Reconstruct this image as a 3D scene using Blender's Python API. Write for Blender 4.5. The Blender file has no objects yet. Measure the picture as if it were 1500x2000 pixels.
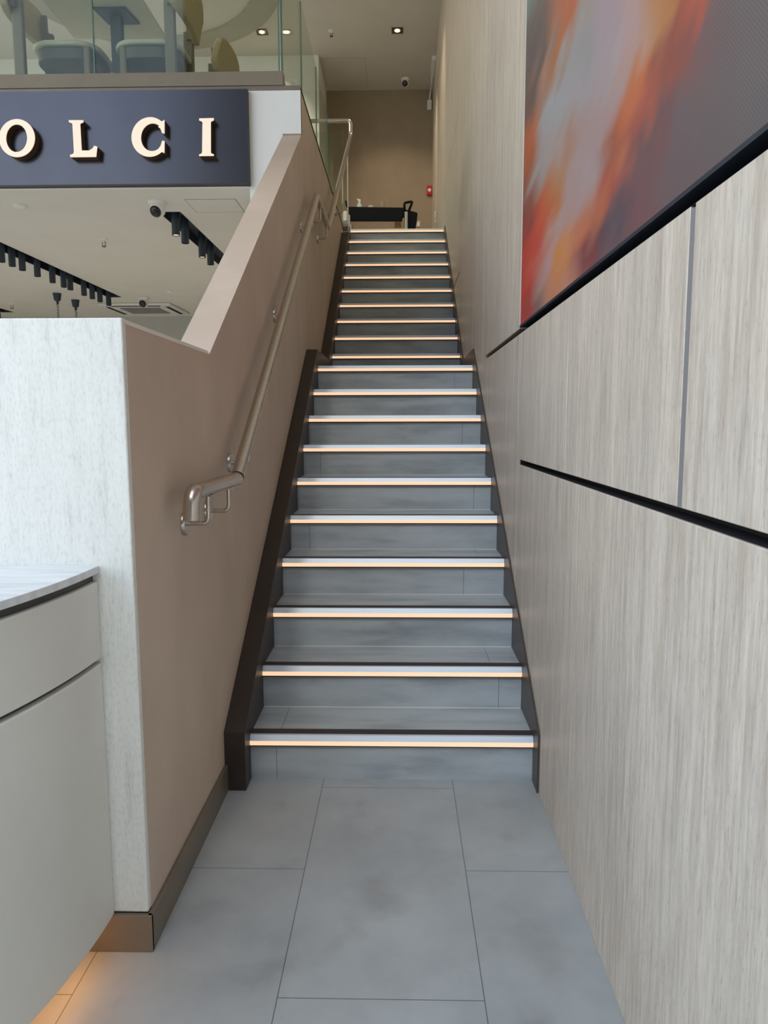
import bpy, bmesh, math, random
from mathutils import Vector, Matrix
random.seed(7)
S = bpy.context.scene
C = S.collection
PI = math.pi

# ------------------------------------------------------------ camera, sky, sun, exposure
cd = bpy.data.cameras.new('camera'); cam = bpy.data.objects.new('camera', cd); C.objects.link(cam)
cd.sensor_fit = 'VERTICAL'; cd.sensor_height = 36.0; cd.lens = 1414.6 / 2000 * 36.0
cd.clip_start = 0.05; cd.clip_end = 200
PITCH, YAW, ROLL = 0.12155, 0.021953, -0.002328
F = Vector((-math.sin(YAW)*math.cos(PITCH), math.cos(YAW)*math.cos(PITCH), -math.sin(PITCH)))
Rt = Vector((math.cos(YAW), math.sin(YAW), 0)); Up = Rt.cross(F)
a_ = math.cos(ROLL)*Rt + math.sin(ROLL)*Up; b_ = -math.sin(ROLL)*Rt + math.cos(ROLL)*Up
cam.matrix_world = Matrix(((a_.x, b_.x, -F.x, 0), (a_.y, b_.y, -F.y, 0), (a_.z, b_.z, -F.z, 1.35), (0, 0, 0, 1)))
S.camera = cam
S.view_settings.view_transform = 'Standard'; S.view_settings.look = 'None'
S.view_settings.exposure = 0.0; S.view_settings.gamma = 1.0
try: S.view_settings.use_curve_mapping = False
except Exception: pass
S.cycles.use_denoising = True
S.cycles.max_bounces = 10; S.cycles.diffuse_bounces = 6; S.cycles.glossy_bounces = 4
S.cycles.transmission_bounces = 8; S.cycles.transparent_max_bounces = 16
S.cycles.sample_clamp_indirect = 4.0

SKY = 3.15                      # overcast-bright daylight through the open shopfront
W = bpy.data.worlds.new('street_daylight'); S.world = W; W.use_nodes = True
nt = W.node_tree; nt.nodes.clear()
wo = nt.nodes.new('ShaderNodeOutputWorld'); bg = nt.nodes.new('ShaderNodeBackground')
tc = nt.nodes.new('ShaderNodeTexCoord'); sx = nt.nodes.new('ShaderNodeSeparateXYZ'); rp = nt.nodes.new('ShaderNodeValToRGB')
mr = nt.nodes.new('ShaderNodeMapRange'); mr.inputs['From Min'].default_value = -1
nt.links.new(tc.outputs['Generated'], sx.inputs[0]); nt.links.new(sx.outputs['Z'], mr.inputs['Value'])
nt.links.new(mr.outputs[0], rp.inputs[0]); nt.links.new(rp.outputs[0], bg.inputs[0]); nt.links.new(bg.outputs[0], wo.inputs[0])
e = rp.color_ramp.elements
e[0].position = 0.0; e[0].color = (.40, .39, .36, 1)
e[1].position = 1.0; e[1].color = (.66, .78, .92, 1)
for p, c in ((.47, (.42, .41, .38, 1)), (.50, (.60, .61, .60, 1)), (.55, (.86, .87, .83, 1)), (.66, (.50, .66, .95, 1)), (.82, (.60, .74, .94, 1))):
    q = e.new(p); q.color = c
bg.inputs[1].default_value = SKY

sd = bpy.data.lights.new('sun', 'SUN'); sd.energy = .45; sd.angle = math.radians(5); sd.color = (1, .98, .94)
sun = bpy.data.objects.new('sun', sd); C.objects.link(sun)
sun.rotation_euler = Vector((.12, 1.0, -1.0)).to_track_quat('-Z', 'Y').to_euler()
pd = bpy.data.lights.new('shopfront_portal', 'AREA'); pd.shape = 'RECTANGLE'; pd.size = 8.0; pd.size_y = 6.6
pd.cycles.is_portal = True
po = bpy.data.objects.new('shopfront_portal', pd); C.objects.link(po)
po.location = (-3.5, -.62, 3.25); po.rotation_euler = (PI/2, 0, PI) 
po.rotation_euler = Vector((0, 1, 0)).to_track_quat('-Z', 'Z').to_euler()

pr = bpy.data.lights.new('roof_gap_portal', 'AREA'); pr.shape = 'RECTANGLE'; pr.size = 8.0; pr.size_y = 1.2; pr.cycles.is_portal = True
pro = bpy.data.objects.new('roof_gap_portal', pr); C.objects.link(pro); pro.location = (-3.5, 0, 6.55)  # portal at a roof gap left open to add daylight from above
pl = bpy.data.lights.new('side_gap_portal', 'AREA'); pl.shape = 'RECTANGLE'; pl.size = 4.2; pl.size_y = 6.5; pl.cycles.is_portal = True
plo = bpy.data.objects.new('side_gap_portal', pl); C.objects.link(plo); plo.location = (-7.22, 1.5, 3.25)
plo.rotation_euler = Vector((1, 0, 0)).to_track_quat('-Z', 'Y').to_euler()  # portal at the left side, left open to brighten the right wall
# warm fill lights added under the upper cafe ceiling (outside the frame)
for x, y, e in ((-3.2, 7.0, 40), (-5.3, 7.4, 95)):
    al = bpy.data.lights.new('ceiling_fill', 'AREA'); al.shape = 'RECTANGLE'; al.size = .8; al.size_y = 1.2; al.energy = e; al.color = (1, .91, .80)
    ao = bpy.data.objects.new('ceiling_fill', al); C.objects.link(ao); ao.location = (x, y, 6.42)

# ------------------------------------------------------------ helpers
def lin(c):
    c = c / 255.0
    return c / 12.92 if c < .04045 else ((c + .055) / 1.055) ** 2.4
def rgb(r, g, b): return (lin(r), lin(g), lin(b), 1)
def mat(name, col, rough=.5, metal=0, spec=.5):
    m = bpy.data.materials.new(name); m.use_nodes = True
    b = m.node_tree.nodes['Principled BSDF']
    b.inputs['Base Color'].default_value = col; b.inputs['Roughness'].default_value = rough
    b.inputs['Metallic'].default_value = metal; b.inputs['Specular IOR Level'].default_value = spec
    return m
def noise_mat(name, stops, scale=(1, 1, 1), nscale=5, detail=6, rough=.6, metal=0, bump=0, rough_n=.6, spec=.5):
    """two noises in world position: colour ramp 'stops' = [(pos, colour)...]"""
    m = mat(name, (1, 1, 1, 1), rough, metal, spec); N = m.node_tree.nodes; L = m.node_tree.links
    b = N['Principled BSDF']
    g = N.new('ShaderNodeNewGeometry'); mp = N.new('ShaderNodeMapping'); mp.inputs['Scale'].default_value = scale
    n = N.new('ShaderNodeTexNoise'); n.inputs['Scale'].default_value = nscale; n.inputs['Detail'].default_value = detail
    n.inputs['Roughness'].default_value = rough_n
    r = N.new('ShaderNodeValToRGB')
    els = r.color_ramp.elements
    els[0].position, els[0].color = stops[0]; els[1].position, els[1].color = stops[-1]
    for p, c in stops[1:-1]:
        q = els.new(p); q.color = c
    L.new(g.outputs['Position'], mp.inputs[0]); L.new(mp.outputs[0], n.inputs['Vector'])
    L.new(n.outputs['Fac'], r.inputs[0]); L.new(r.outputs[0], b.inputs['Base Color'])
    if bump:
        bp = N.new('ShaderNodeBump'); bp.inputs['Strength'].default_value = bump; bp.inputs['Distance'].default_value = .004
        L.new(n.outputs['Fac'], bp.inputs['Height']); L.new(bp.outputs[0], b.inputs['Normal'])
    m['ramp'] = r.name; m['tex'] = n.name
    return m
def overlay(m, scale, nscale, lo, hi, detail=5, thr=(.35, .65)):
    """multiply a second noise over a noise_mat's colour"""
    N = m.node_tree.nodes; L = m.node_tree.links; b = N['Principled BSDF']; r = N[m['ramp']]
    g = N.new('ShaderNodeNewGeometry'); mp = N.new('ShaderNodeMapping'); mp.inputs['Scale'].default_value = scale
    n = N.new('ShaderNodeTexNoise'); n.inputs['Scale'].default_value = nscale; n.inputs['Detail'].default_value = detail
    q = N.new('ShaderNodeValToRGB'); q.color_ramp.elements[0].position = thr[0]; q.color_ramp.elements[0].color = lo
    q.color_ramp.elements[1].position = thr[1]; q.color_ramp.elements[1].color = hi
    x = N.new('ShaderNodeMix'); x.data_type = 'RGBA'; x.blend_type = 'MULTIPLY'; x.inputs[0].default_value = 1
    src = b.inputs['Base Color'].links[0].from_socket
    L.new(g.outputs['Position'], mp.inputs[0]); L.new(mp.outputs[0], n.inputs['Vector']); L.new(n.outputs['Fac'], q.inputs[0])
    L.new(src, x.inputs[6]); L.new(q.outputs[0], x.inputs[7]); L.new(x.outputs[2], b.inputs['Base Color'])
    return m
def emit(name, col, strength):
    m = bpy.data.materials.new(name); m.use_nodes = True; N = m.node_tree.nodes
    b = N['Principled BSDF']; b.inputs['Base Color'].default_value = (.3, .3, .3, 1)
    b.inputs['Emission Color'].default_value = col; b.inputs['Emission Strength'].default_value = strength
    return m
def W1(v): return (v, v, v, 1)

M = {}
M['plaster'] = overlay(noise_mat('brown_limewash_plaster', [(.25, rgb(198, 178, 158)), (.75, rgb(212, 192, 172))], (1, 1, 1), 2.2, 6, .75),
                       (1, 1, .35), 5.0, W1(.93), W1(1.0))
M['back_plaster'] = overlay(noise_mat('ochre_limewash_plaster', [(.25, rgb(152, 136, 115)), (.75, rgb(166, 150, 128))], (1, 1, 1), 1.6, 7, .8),
                       (1, 1, .6), 3.0, W1(.9), W1(1.0))
M['white_paint'] = noise_mat('white_wall_paint', [(.3, rgb(232, 234, 230)), (.7, rgb(237, 239, 235))], (1, 1, 1), 3, 3, .7)
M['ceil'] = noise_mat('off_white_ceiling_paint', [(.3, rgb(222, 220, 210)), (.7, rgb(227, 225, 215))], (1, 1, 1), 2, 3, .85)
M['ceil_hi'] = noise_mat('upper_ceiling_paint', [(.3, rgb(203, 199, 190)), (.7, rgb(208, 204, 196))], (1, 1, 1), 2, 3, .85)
# wood-vein marble: fine streaks running up the wall
M['vein'] = overlay(noise_mat('vertical_vein_marble', [(.30, rgb(191, 177, 159)), (.45, rgb(209, 196, 179)), (.60, rgb(222, 211, 195)), (.75, rgb(205, 193, 175))],
                      (1, 42, 2.6), 1.5, 10, .45, rough_n=.66), (1, 190, 16), 1.0, W1(.86), W1(1.02), 8, (.3, .6))
overlay(M['vein'], (1, 230, 55), 1.0, W1(.80), W1(1.0), 4, (.30, .42))
overlay(M['vein'], (1, 9, .5), 1.3, W1(.90), W1(1.03), 4, (.35, .65))
M['vein_edge'] = mat('marble_cut_edge', rgb(205, 196, 184), .5)
M['stone'] = overlay(noise_mat('pale_grey_stone', [(.3, rgb(200, 199, 190)), (.45, rgb(228, 227, 218)), (.7, rgb(236, 235, 226))], (8, 8, 1.0), 5.0, 12, .45, rough_n=.76),
                     (1, 1, .4), 170, W1(.88), W1(1.0), 12, (.32, .50))
M['marble_top'] = overlay(noise_mat('white_marble_top', [(.3, rgb(200, 203, 203)), (.6, rgb(232, 233, 232))], (1.2, 9, 1), 2.5, 8, .25),
                     (1, 4, 1), 9, W1(.94), W1(1.0))
M['micro'] = noise_mat('warm_grey_microcement', [(.25, rgb(212, 210, 200)), (.75, rgb(224, 222, 212))], (1, 1, 1), 3.0, 7, .55, bump=.08)
M['bronze'] = noise_mat('bronze_sheet', [(.3, rgb(124, 113, 98)), (.7, rgb(134, 123, 108))], (1, 1, 1), 6, 3, .42, .35)
M['bronze_ledge'] = noise_mat('bronze_ledge_paint', [(.3, rgb(130, 120, 102)), (.7, rgb(137, 127, 109))], (1, 1, 1), 6, 3, .55, .1)
M['skirt'] = noise_mat('dark_brown_skirting', [(.3, rgb(56, 46, 39)), (.7, rgb(62, 52, 45))], (1, 1, 1), 8, 3, .45)
M['skirt_r'] = noise_mat('dark_grey_brown_skirting', [(.3, rgb(70, 63, 58)), (.7, rgb(78, 70, 65))], (1, 1, 1), 8, 3, .4)
M['black'] = noise_mat('black_void_paint', [(.3, (.006, .006, .008, 1)), (.7, (.010, .010, .012, 1))], (1, 1, 1), 8, 2, .8)
M['navy'] = noise_mat('dark_blue_black_powder_coat', [(.3, (.012, .018, .030, 1)), (.7, (.017, .024, .038, 1))], (1, 1, 1), 8, 2, .5)
M['track'] = noise_mat('spotlight_blue_black', [(.3, (.022, .034, .052, 1)), (.7, (.028, .042, .062, 1))], (1, 1, 1), 8, 2, .45)
M['steel'] = noise_mat('brushed_stainless_steel', [(.3, rgb(194, 185, 174)), (.7, rgb(208, 200, 190))], (40, 2, 40), 4, 4, .27, 1.0)
M['alu'] = noise_mat('aluminium_nosing', [(.3, rgb(215, 226, 235)), (.7, rgb(224, 234, 241))], (2, 60, 60), 3, 3, .45, .35)
M['strip'] = noise_mat('dark_pvc_grip_strip', [(.3, rgb(58, 50, 50)), (.7, rgb(66, 58, 57))], (3, 60, 60), 3, 3, .7)
M['led'] = emit('warm_step_light', (1.0, .60, .36, 1), 1.05)
M['glow'] = emit('warm_toe_light', (1.0, .50, .20, 1), 9.0)
M['letter'] = emit('cream_letter_face', (1.0, .80, .58, 1), 0.80)
M['letter_side'] = mat('bronze_letter_side', rgb(88, 68, 54), .45, .3)
M['sign'] = noise_mat('satin_metal_sign_board', [(.3, rgb(78, 76, 78)), (.7, rgb(82, 80, 82))], (1, 1, 1), 3, 3, .24, .9)
M['sign_edge'] = mat('sign_edge', rgb(50, 46, 44), .5)
M['white'] = noise_mat('white_plastic', [(.3, rgb(226, 226, 222)), (.7, rgb(232, 232, 228))], (1, 1, 1), 9, 2, .4)
M['lens'] = mat('black_lens', (.01, .01, .012, 1), .08)
M['red'] = mat('red_call_point', rgb(190, 28, 24), .4)
M['cream'] = mat('cream_plate', rgb(190, 180, 150), .5)
M['lamp'] = emit('warm_lamp', (1.0, .74, .40, 1), 14.0)
M['lamp_dim'] = emit('dim_lamp', (1.0, .74, .40, 1), 2.2)
M['gold'] = mat('gold_reflector', rgb(150, 105, 40), .25, .8)
M['grout'] = mat('joint_filler_light', rgb(214, 206, 194), .5)
M['grout_grey'] = mat('joint_filler_grey', rgb(132, 130, 129), .55)
M['cartblack'] = noise_mat('black_cart_plastic', [(.3, (.003, .005, .008, 1)), (.7, (.005, .007, .011, 1))], (1, 1, 1), 9, 2, .6, spec=.15)
M['tube'] = mat('pale_grey_tube', rgb(176, 184, 182), .4)
M['cushion'] = noise_mat('tan_upholstery', [(.3, rgb(168, 152, 118)), (.7, rgb(180, 164, 130))], (1, 1, 1), 60, 3, .8)
M['chairgrey'] = noise_mat('sage_grey_seat_shell', [(.3, rgb(178, 176, 156)), (.7, rgb(188, 186, 166))], (1, 1, 1), 30, 3, .5)
M['chairdark'] = noise_mat('slate_seat_underside', [(.3, rgb(92, 88, 80)), (.7, rgb(100, 96, 88))], (1, 1, 1), 9, 3, .6)
M['chairleg'] = mat('taupe_chair_leg', rgb(120, 110, 94), .5)
M['tabletop'] = noise_mat('pale_table_underside', [(.3, rgb(196, 190, 166)), (.7, rgb(204, 198, 174))], (1, 1, 1), 6, 3, .6)
M['grey_wall'] = noise_mat('grey_wall_paint', [(.3, rgb(186, 186, 180)), (.7, rgb(192, 192, 186))], (1, 1, 1), 3, 3, .7)
M['ring'] = noise_mat('grey_ceiling_ring_paint', [(.3, rgb(165, 161, 148)), (.7, rgb(172, 168, 156))], (1, 1, 1), 4, 3, .8)
M['iron'] = mat('dark_table_iron', rgb(64, 64, 60), .5)
M['clear'] = mat('clear_bottle_plastic', rgb(190, 205, 195), .2)

def tile_mat():
    m = noise_mat('grey_concrete_floor_tile', [(.25, rgb(158, 162, 162)), (.5, rgb(175, 178, 177)), (.75, rgb(187, 190, 189))], (1, 1.0, 1), 2.6, 8, .42, rough_n=.62)
    overlay(m, (1.4, .8, 1), 1.3, W1(.88), W1(1.0), 8, (.30, .55))
    overlay(m, (4, 4, 4), 1.1, (.84, .82, .81, 1), W1(1.0), 9, (.30, .44))
    N = m.node_tree.nodes; L = m.node_tree.links; b = N['Principled BSDF']
    g = N.new('ShaderNodeNewGeometry'); s = N.new('ShaderNodeSeparateXYZ'); c = N.new('ShaderNodeCombineXYZ')
    L.new(g.outputs['Position'], s.inputs[0])
    a = N.new('ShaderNodeMath'); a.operation = 'ADD'; a.inputs[1].default_value = -.058 + 20
    d = N.new('ShaderNodeMath'); d.operation = 'ADD'; d.inputs[1].default_value = .290 + .4903*20
    L.new(s.outputs['Y'], a.inputs[0]); L.new(s.outputs['X'], d.inputs[0])
    L.new(a.outputs[0], c.inputs[0]); L.new(d.outputs[0], c.inputs[1])
    br = N.new('ShaderNodeTexBrick'); br.offset = .5; br.offset_frequency = 2; br.squash_frequency = 1; br.squash = 1
    br.inputs['Scale'].default_value = 1; br.inputs['Brick Width'].default_value = 1.0; br.inputs['Row Height'].default_value = .4903
    br.inputs['Mortar Size'].default_value = .0013; br.inputs['Mortar Smooth'].default_value = .1
    br.inputs['Color1'].default_value = W1(1.0); br.inputs['Color2'].default_value = W1(.965); br.inputs['Mortar'].default_value = W1(.33)
    L.new(c.outputs[0], br.inputs['Vector'])
    x = N.new('ShaderNodeMix'); x.data_type = 'RGBA'; x.blend_type = 'MULTIPLY'; x.inputs[0].default_value = 1
    src = b.inputs['Base Color'].links[0].from_socket
    L.new(src, x.inputs[6]); L.new(br.outputs['Color'], x.inputs[7]); L.new(x.outputs[2], b.inputs['Base Color'])
    return m
M['tile'] = tile_mat()
M['step'] = overlay(noise_mat('grey_concrete_step_tile', [(.25, rgb(154, 162, 166)), (.5, rgb(178, 185, 187)), (.75, rgb(188, 194, 196))], (1.0, 5, 5), 2.6, 8, .30, rough_n=.62),
                    (1.4, 5, 5), 2.6, W1(.84), W1(1.05), 10, (.30, .56))
def glass_mat():
    m = bpy.data.materials.new('green_tinted_glass'); m.use_nodes = True; N = m.node_tree.nodes; L = m.node_tree.links; N.clear()
    o = N.new('ShaderNodeOutputMaterial'); t = N.new('ShaderNodeBsdfTransparent'); t.inputs[0].default_value = (.93, .96, .92, 1)
    g = N.new('ShaderNodeBsdfGlossy'); g.inputs['Roughness'].default_value = .02; g.inputs[0].default_value = (.9, 1, .93, 1)
    f = N.new('ShaderNodeFresnel'); gg = N.new('ShaderNodeNewGeometry'); mm = N.new('ShaderNodeMapRange')
    mm.inputs['To Min'].default_value = 1.45; mm.inputs['To Max'].default_value = 1/1.45; L.new(gg.outputs['Backfacing'], mm.inputs['Value']); L.new(mm.outputs[0], f.inputs[0])
    x = N.new("ShaderNodeMixShader")
    hf = N.new('ShaderNodeMath'); hf.operation = 'MULTIPLY'; hf.inputs[1].default_value = .40; L.new(f.outputs[0], hf.inputs[0])
    L.new(hf.outputs[0], x.inputs[0]); L.new(t.outputs[0], x.inputs[1]); L.new(g.outputs[0], x.inputs[2]); L.new(x.outputs[0], o.inputs[0])
    return m
M['glass'] = glass_mat()
M['glass_edge'] = mat('green_glass_edge', rgb(92, 124, 114), .3)

def link(name, me, m, parent=None):
    o = bpy.data.objects.new(name, me); C.objects.link(o)
    if m is not None: me.materials.append(M[m] if isinstance(m, str) else m)
    if parent is not None: o.parent = parent; o.matrix_parent_inverse = parent.matrix_world.inverted() if False else Matrix.Translation(-parent.location)
    return o
class MB:
    def __init__(s): s.bm = bmesh.new()
    def box(s, x0, x1, y0, y1, z0, z1):
        v = [s.bm.verts.new(p) for p in ((x0,y0,z0),(x1,y0,z0),(x1,y1,z0),(x0,y1,z0),(x0,y0,z1),(x1,y0,z1),(x1,y1,z1),(x0,y1,z1))]
        for f in ((0,3,2,1),(4,5,6,7),(0,1,5,4),(1,2,6,5),(2,3,7,6),(3,0,4,7)): s.bm.faces.new([v[i] for i in f])
        return s
    def prism_x(s, pts, x0, x1):          # polygon in (y,z) extruded along x
        a = [s.bm.verts.new((x0, p[0], p[1])) for p in pts]; b = [s.bm.verts.new((x1, p[0], p[1])) for p in pts]
        s._prism(a, b); return s
    def prism_y(s, pts, y0, y1):          # polygon in (x,z) extruded along y
        a = [s.bm.verts.new((p[0], y0, p[1])) for p in pts]; b = [s.bm.verts.new((p[0], y1, p[1])) for p in pts]
        s._prism(a, b); return s
    def prism_z(s, pts, z0, z1):
        a = [s.bm.verts.new((p[0], p[1], z0)) for p in pts]; b = [s.bm.verts.new((p[0], p[1], z1)) for p in pts]
        s._prism(a, b); return s
    def _prism(s, a, b):
        n = len(a); s.bm.faces.new(a); s.bm.faces.new(b[::-1])
        for i in range(n): s.bm.faces.new((a[i], a[(i+1) % n], b[(i+1) % n], b[i]))
    def lathe(s, prof, seg=24, axis='z', org=(0, 0, 0), frame=None):   # prof [(r, h)...]
        rings = []
        for r, h in prof:
            if r < 1e-6: rings.append([(0, 0, h)])
            else: rings.append([(r*math.cos(2*PI*k/seg), r*math.sin(2*PI*k/seg), h) for k in range(seg)])
        o = Vector(org)
        def tr(p):
            p = Vector(p)
            if frame is not None: p = frame @ p
            elif axis == 'x': p = Vector((p.z, p.x, p.y))
            elif axis == 'y': p = Vector((p.x, p.z, p.y))
            return o + p
        R_ = [[s.bm.verts.new(tr(p)) for p in r] for r in rings]
        for A, B in zip(R_, R_[1:]):
            if len(A) == 1 and len(B) == 1: continue
            for k in range(seg):
                k2 = (k+1) % seg
                if len(A) == 1: f = (A[0], B[k], B[k2])
                elif len(B) == 1: f = (A[k], B[0], A[k2])
                else: f = (A[k], B[k], B[k2], A[k2])
                s.bm.faces.new(f)
        return s
    def tube(s, pts, r, seg=16, cap=True):
        pts = [Vector(p) for p in pts]; prev = None; rings = []
        for i, p in enumerate(pts):
            if i == 0: t = pts[1]-p
            elif i == len(pts)-1: t = p-pts[i-1]
            else: t = (pts[i+1]-p).normalized() + (p-pts[i-1]).normalized()
            t.normalize()
            if prev is None: u = t.orthogonal().normalized()
            else: u = (prev - t*prev.dot(t)).normalized()
            prev = u; v = t.cross(u)
            k_ = 1.0
            if 0 < i < len(pts)-1:
                c_ = (pts[i+1]-p).normalized().dot((p-pts[i-1]).normalized()); k_ = 1.0
            rings.append([s.bm.verts.new(p + r*(math.cos(2*PI*k/seg)*u + math.sin(2*PI*k/seg)*v)) for k in range(seg)])
        for A, B in zip(rings, rings[1:]):
            for k in range(seg): s.bm.faces.new((A[k], A[(k+1) % seg], B[(k+1) % seg], B[k]))
        if cap: s.bm.faces.new(rings[0]); s.bm.faces.new(rings[-1])
        return s
    def build(s, name, m, parent=None, smooth=False, bevel=0, seg=2):
        bmesh.ops.recalc_face_normals(s.bm, faces=s.bm.faces)
        me = bpy.data.meshes.new(name); s.bm.to_mesh(me); s.bm.free()
        o = link(name, me, m, parent)
        if smooth:
            for p in me.polygons: p.use_smooth = True
            if smooth == 'auto':
                mo = o.modifiers.new('edges', 'EDGE_SPLIT'); mo.split_angle = math.radians(40)
        if bevel:
            mo = o.modifiers.new('bevel', 'BEVEL'); mo.width = bevel; mo.segments = seg; mo.limit_method = 'ANGLE'
        return o
def tag(o, label=None, cat=None, group=None, kind=None):
    if label: o['label'] = label
    if cat: o['category'] = cat
    if group: o['group'] = group
    if kind: o['kind'] = kind
    return o
def empty(name, loc, label, cat, group=None, rz=0):
    o = bpy.data.objects.new(name, None); C.objects.link(o); o.location = loc; o.rotation_euler = (0, 0, rz); o.empty_display_size = .05
    return tag(o, label, cat, group)
def struct(o): o['kind'] = 'structure'; return o
def local(o, root):           # geometry already written in the root's local space
    o.parent = root; o.matrix_parent_inverse = Matrix.Identity(4); return o
def copy_tree(o, parent=None):
    c = o.copy(); C.objects.link(c)
    if parent is not None: c.parent = parent
    for ch in list(o.children): copy_tree(ch, c)
    return c
def fillet(pts, r, n=6):
    P = [Vector(p) for p in pts]; out = [P[0]]
    for i in range(1, len(P)-1):
        a, p, b = P[i-1], P[i], P[i+1]; u = (a-p); v = (b-p)
        rr = min(r, u.length*.45, v.length*.45); u.normalize(); v.normalize()
        A = p + u*rr; B = p + v*rr
        for k in range(n+1):
            t = k/n; out.append((1-t)**2*A + 2*t*(1-t)*p + t*t*B)
    out.append(P[-1]); return out

# ------------------------------------------------------------ key dimensions (metres)
WL, WR = -.646, .511                    # inner faces of the stair's side walls
XL, XR = -.569, .503                    # ends of the treads
Y1, G, R1, R2, GAP = 2.624, .2766, .1746, .1829, 1.0926
STEP = []                               # (y of nosing, z of tread)
for i in range(20):
    if i < 10: STEP.append((Y1 + G*i, R1*(i+1)))
    else: STEP.append((Y1 + G*9 + GAP + G*(i-10), R1*10 + R2*(i-9)))
FLOOR2 = STEP[-1][1]                    # upper floor 3.575
CEIL1, CEIL2 = 2.905, 6.51
KC = 1.0401
YB = 12.0                               # far wall of the upper floor
YF = -.6                                # shopfront line
XFAR = -7.2

# ------------------------------------------------------------ shell
struct(MB().box(XFAR, .8, YF-3.0, 12.3, -.12, 0).build('floor', 'tile'))
# left stair wall
wl = MB().prism_x([(1.735, 0), (1.735, 1.5835), (2.488, 1.5835), (5.0, 3.231), (5.0, 3.50), (8.80, 3.555), (8.80, 2.6), (8.8, 0)], -.766, WL).build('wall_left', 'plaster')
struct(wl)
MB().prism_y([(-.764, 1.5835), (WL+.0006, 1.5835), (WL-.008, 1.597), (-.764, 1.597)], 1.735, 2.494).build('coping', 'vein_edge', wl)['label'] = 'pale stone coping strip'
MB().prism_x([(5.0, 3.50), (8.80, 3.555), (8.80, 3.572), (5.0, 3.517)], -.70, WL+.003).build('glass_channel', 'black', wl)
struct(MB().box(XFAR-.15, XFAR, 3.6, 12.3, 0, CEIL2).build('wall_far_left', 'white_paint'))
struct(MB().box(XFAR, -1.15, 10.9, 11.0, FLOOR2, CEIL2).box(-1.25, -1.15, 11.0, YB, FLOOR2, CEIL2).build('wall_cafe', 'white_paint'))
struct(MB().box(-1.15, .9, YB, YB+.15, FLOOR2-.2, CEIL2).build('wall_back', 'back_plaster'))
struct(MB().box(XFAR, -.766, 10.75, 10.85, 0, CEIL1).build('wall_back_lower', 'grey_wall'))
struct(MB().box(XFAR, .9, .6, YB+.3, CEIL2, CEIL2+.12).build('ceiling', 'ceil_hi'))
# upper floor slab
struct(MB().box(XFAR, -.7661, 5.03, YB, 3.0, FLOOR2).box(-.7661, .6, 8.81, YB, 3.2, FLOOR2-.001).build('floor_upper', 'tile'))
# fascia (white) at the front edge of the upper floor
struct(MB().box(XFAR, WL, 4.985, 5.02, 3.232, 3.499).box(XFAR, -.766, 4.985, 5.02, CEIL1+.0, 3.232).box(-.99, -.767, 4.986, 5.25, 0, CEIL1).build('wall_fascia', 'white_paint'))
# lower ceiling with three long light slots
sl = [(-1.784, -1.620, 5.54, 9.6), (-3.60, -3.432, 5.35, 9.13), (-5.554, -5.388, 5.35, 10.27)]
cb = MB(); xs = XFAR
for x0, x1, y0, y1 in sorted(sl):
    cb.box(xs, x0, 5.02, 10.75, CEIL1, CEIL1+.03); cb.box(x0, x1, 5.02, y0, CEIL1, CEIL1+.03); cb.box(x0, x1, y1, 10.75, CEIL1, CEIL1+.03); xs = x1
cb.box(xs, -.766, 5.02, 10.75, CEIL1, CEIL1+.03)
struct(cb.build('ceiling_lower', 'ceil'))

# right wall: marble panels around the screen, open joints and dark recesses
wr = struct(MB().box(.560, .75, YF-.1, YB, 0, CEIL2).build('wall_right', 'black'))
T = .5595
def panel(y0, y1, z0, z1):
    return MB().box(WR, T, y0, y1, z0, z1).build('marble_panel', 'vein', wr, bevel=.0015, seg=1)
J = .0022
panel(YF, 1.318, 1.196, 1.728); panel(1.342, 2.255-J, 1.196, 1.728); panel(2.255+J, 3.175-J, 1.196, 1.728)
panel(YF, 3.175-J, 0, 1.174)
MB().box(WR+.002, T, 3.11, 3.1725, 1.174, 1.196).build('recess_stop', 'vein', wr)
panel(3.175+J, 4.58-J, 0, 1.728); panel(3.175+J, 4.58-J, 1.751, CEIL2); MB().box(WR+.001, T, 4.43, 4.5775, 1.728, 1.751).build('recess_stop', 'vein', wr)
panel(YF, 3.175-J, 4.02, CEIL2)
panel(4.58+J, 5.17-J, 0, CEIL2); panel(5.17+J, 6.4-J, 0, CEIL2)
panel(6.4+J, 9.1-J, 5.085, CEIL2); panel(6.4+J, 9.1-J, 4.045, 5.075); panel(7.2, 9.1-J, 0, 4.037); panel(6.4+J, 7.2, 2.642, 4.037); panel(6.4+J, 7.2, 0, 2.626)
panel(9.1+J, YB, FLOOR2+2.42, CEIL2); panel(9.1+J, 9.75, FLOOR2-.3, FLOOR2+2.414); panel(10.75, YB, FLOOR2-.3, FLOOR2+2.414)
dr = struct(MB().box(WR+.004, T, 9.756, 10.744, FLOOR2+.004, FLOOR2+2.41).build('door_1', 'vein'))
MB().tube([(.505, 10.42, 4.10), (.487, 10.42, 4.10), (.487, 10.42, 4.24), (.505, 10.42, 4.24)], .008, 8).build('door_handle', 'steel', dr)
for y, z0, z1, w in ((2.255, 1.196, 1.728, J), (3.175, 0, 1.728, J), (3.175, 1.751, CEIL2, J), (4.58, 0, CEIL2, J), (5.17, 0, CEIL2, J), (6.4, 2.63, CEIL2, .0012)):
    MB().box(WR+.0008, T, y-w*.95, y+w*.95, z0, z1).build('joint_filler', 'grout', wr)
MB().box(WR+.0015, T, 1.318, 1.342, 1.196, 1.722).build('joint_filler', 'grout_grey', wr)

MB().box(WR+.0065, T, YF, 3.108, 1.1741, 1.1752).box(WR+.004, T, 3.1085, 3.1098, 1.1741, 1.1959).box(WR+.002, T, YF, 4.43, 1.7281, 1.7292).build('recess_lining', 'black', wr)

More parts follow.
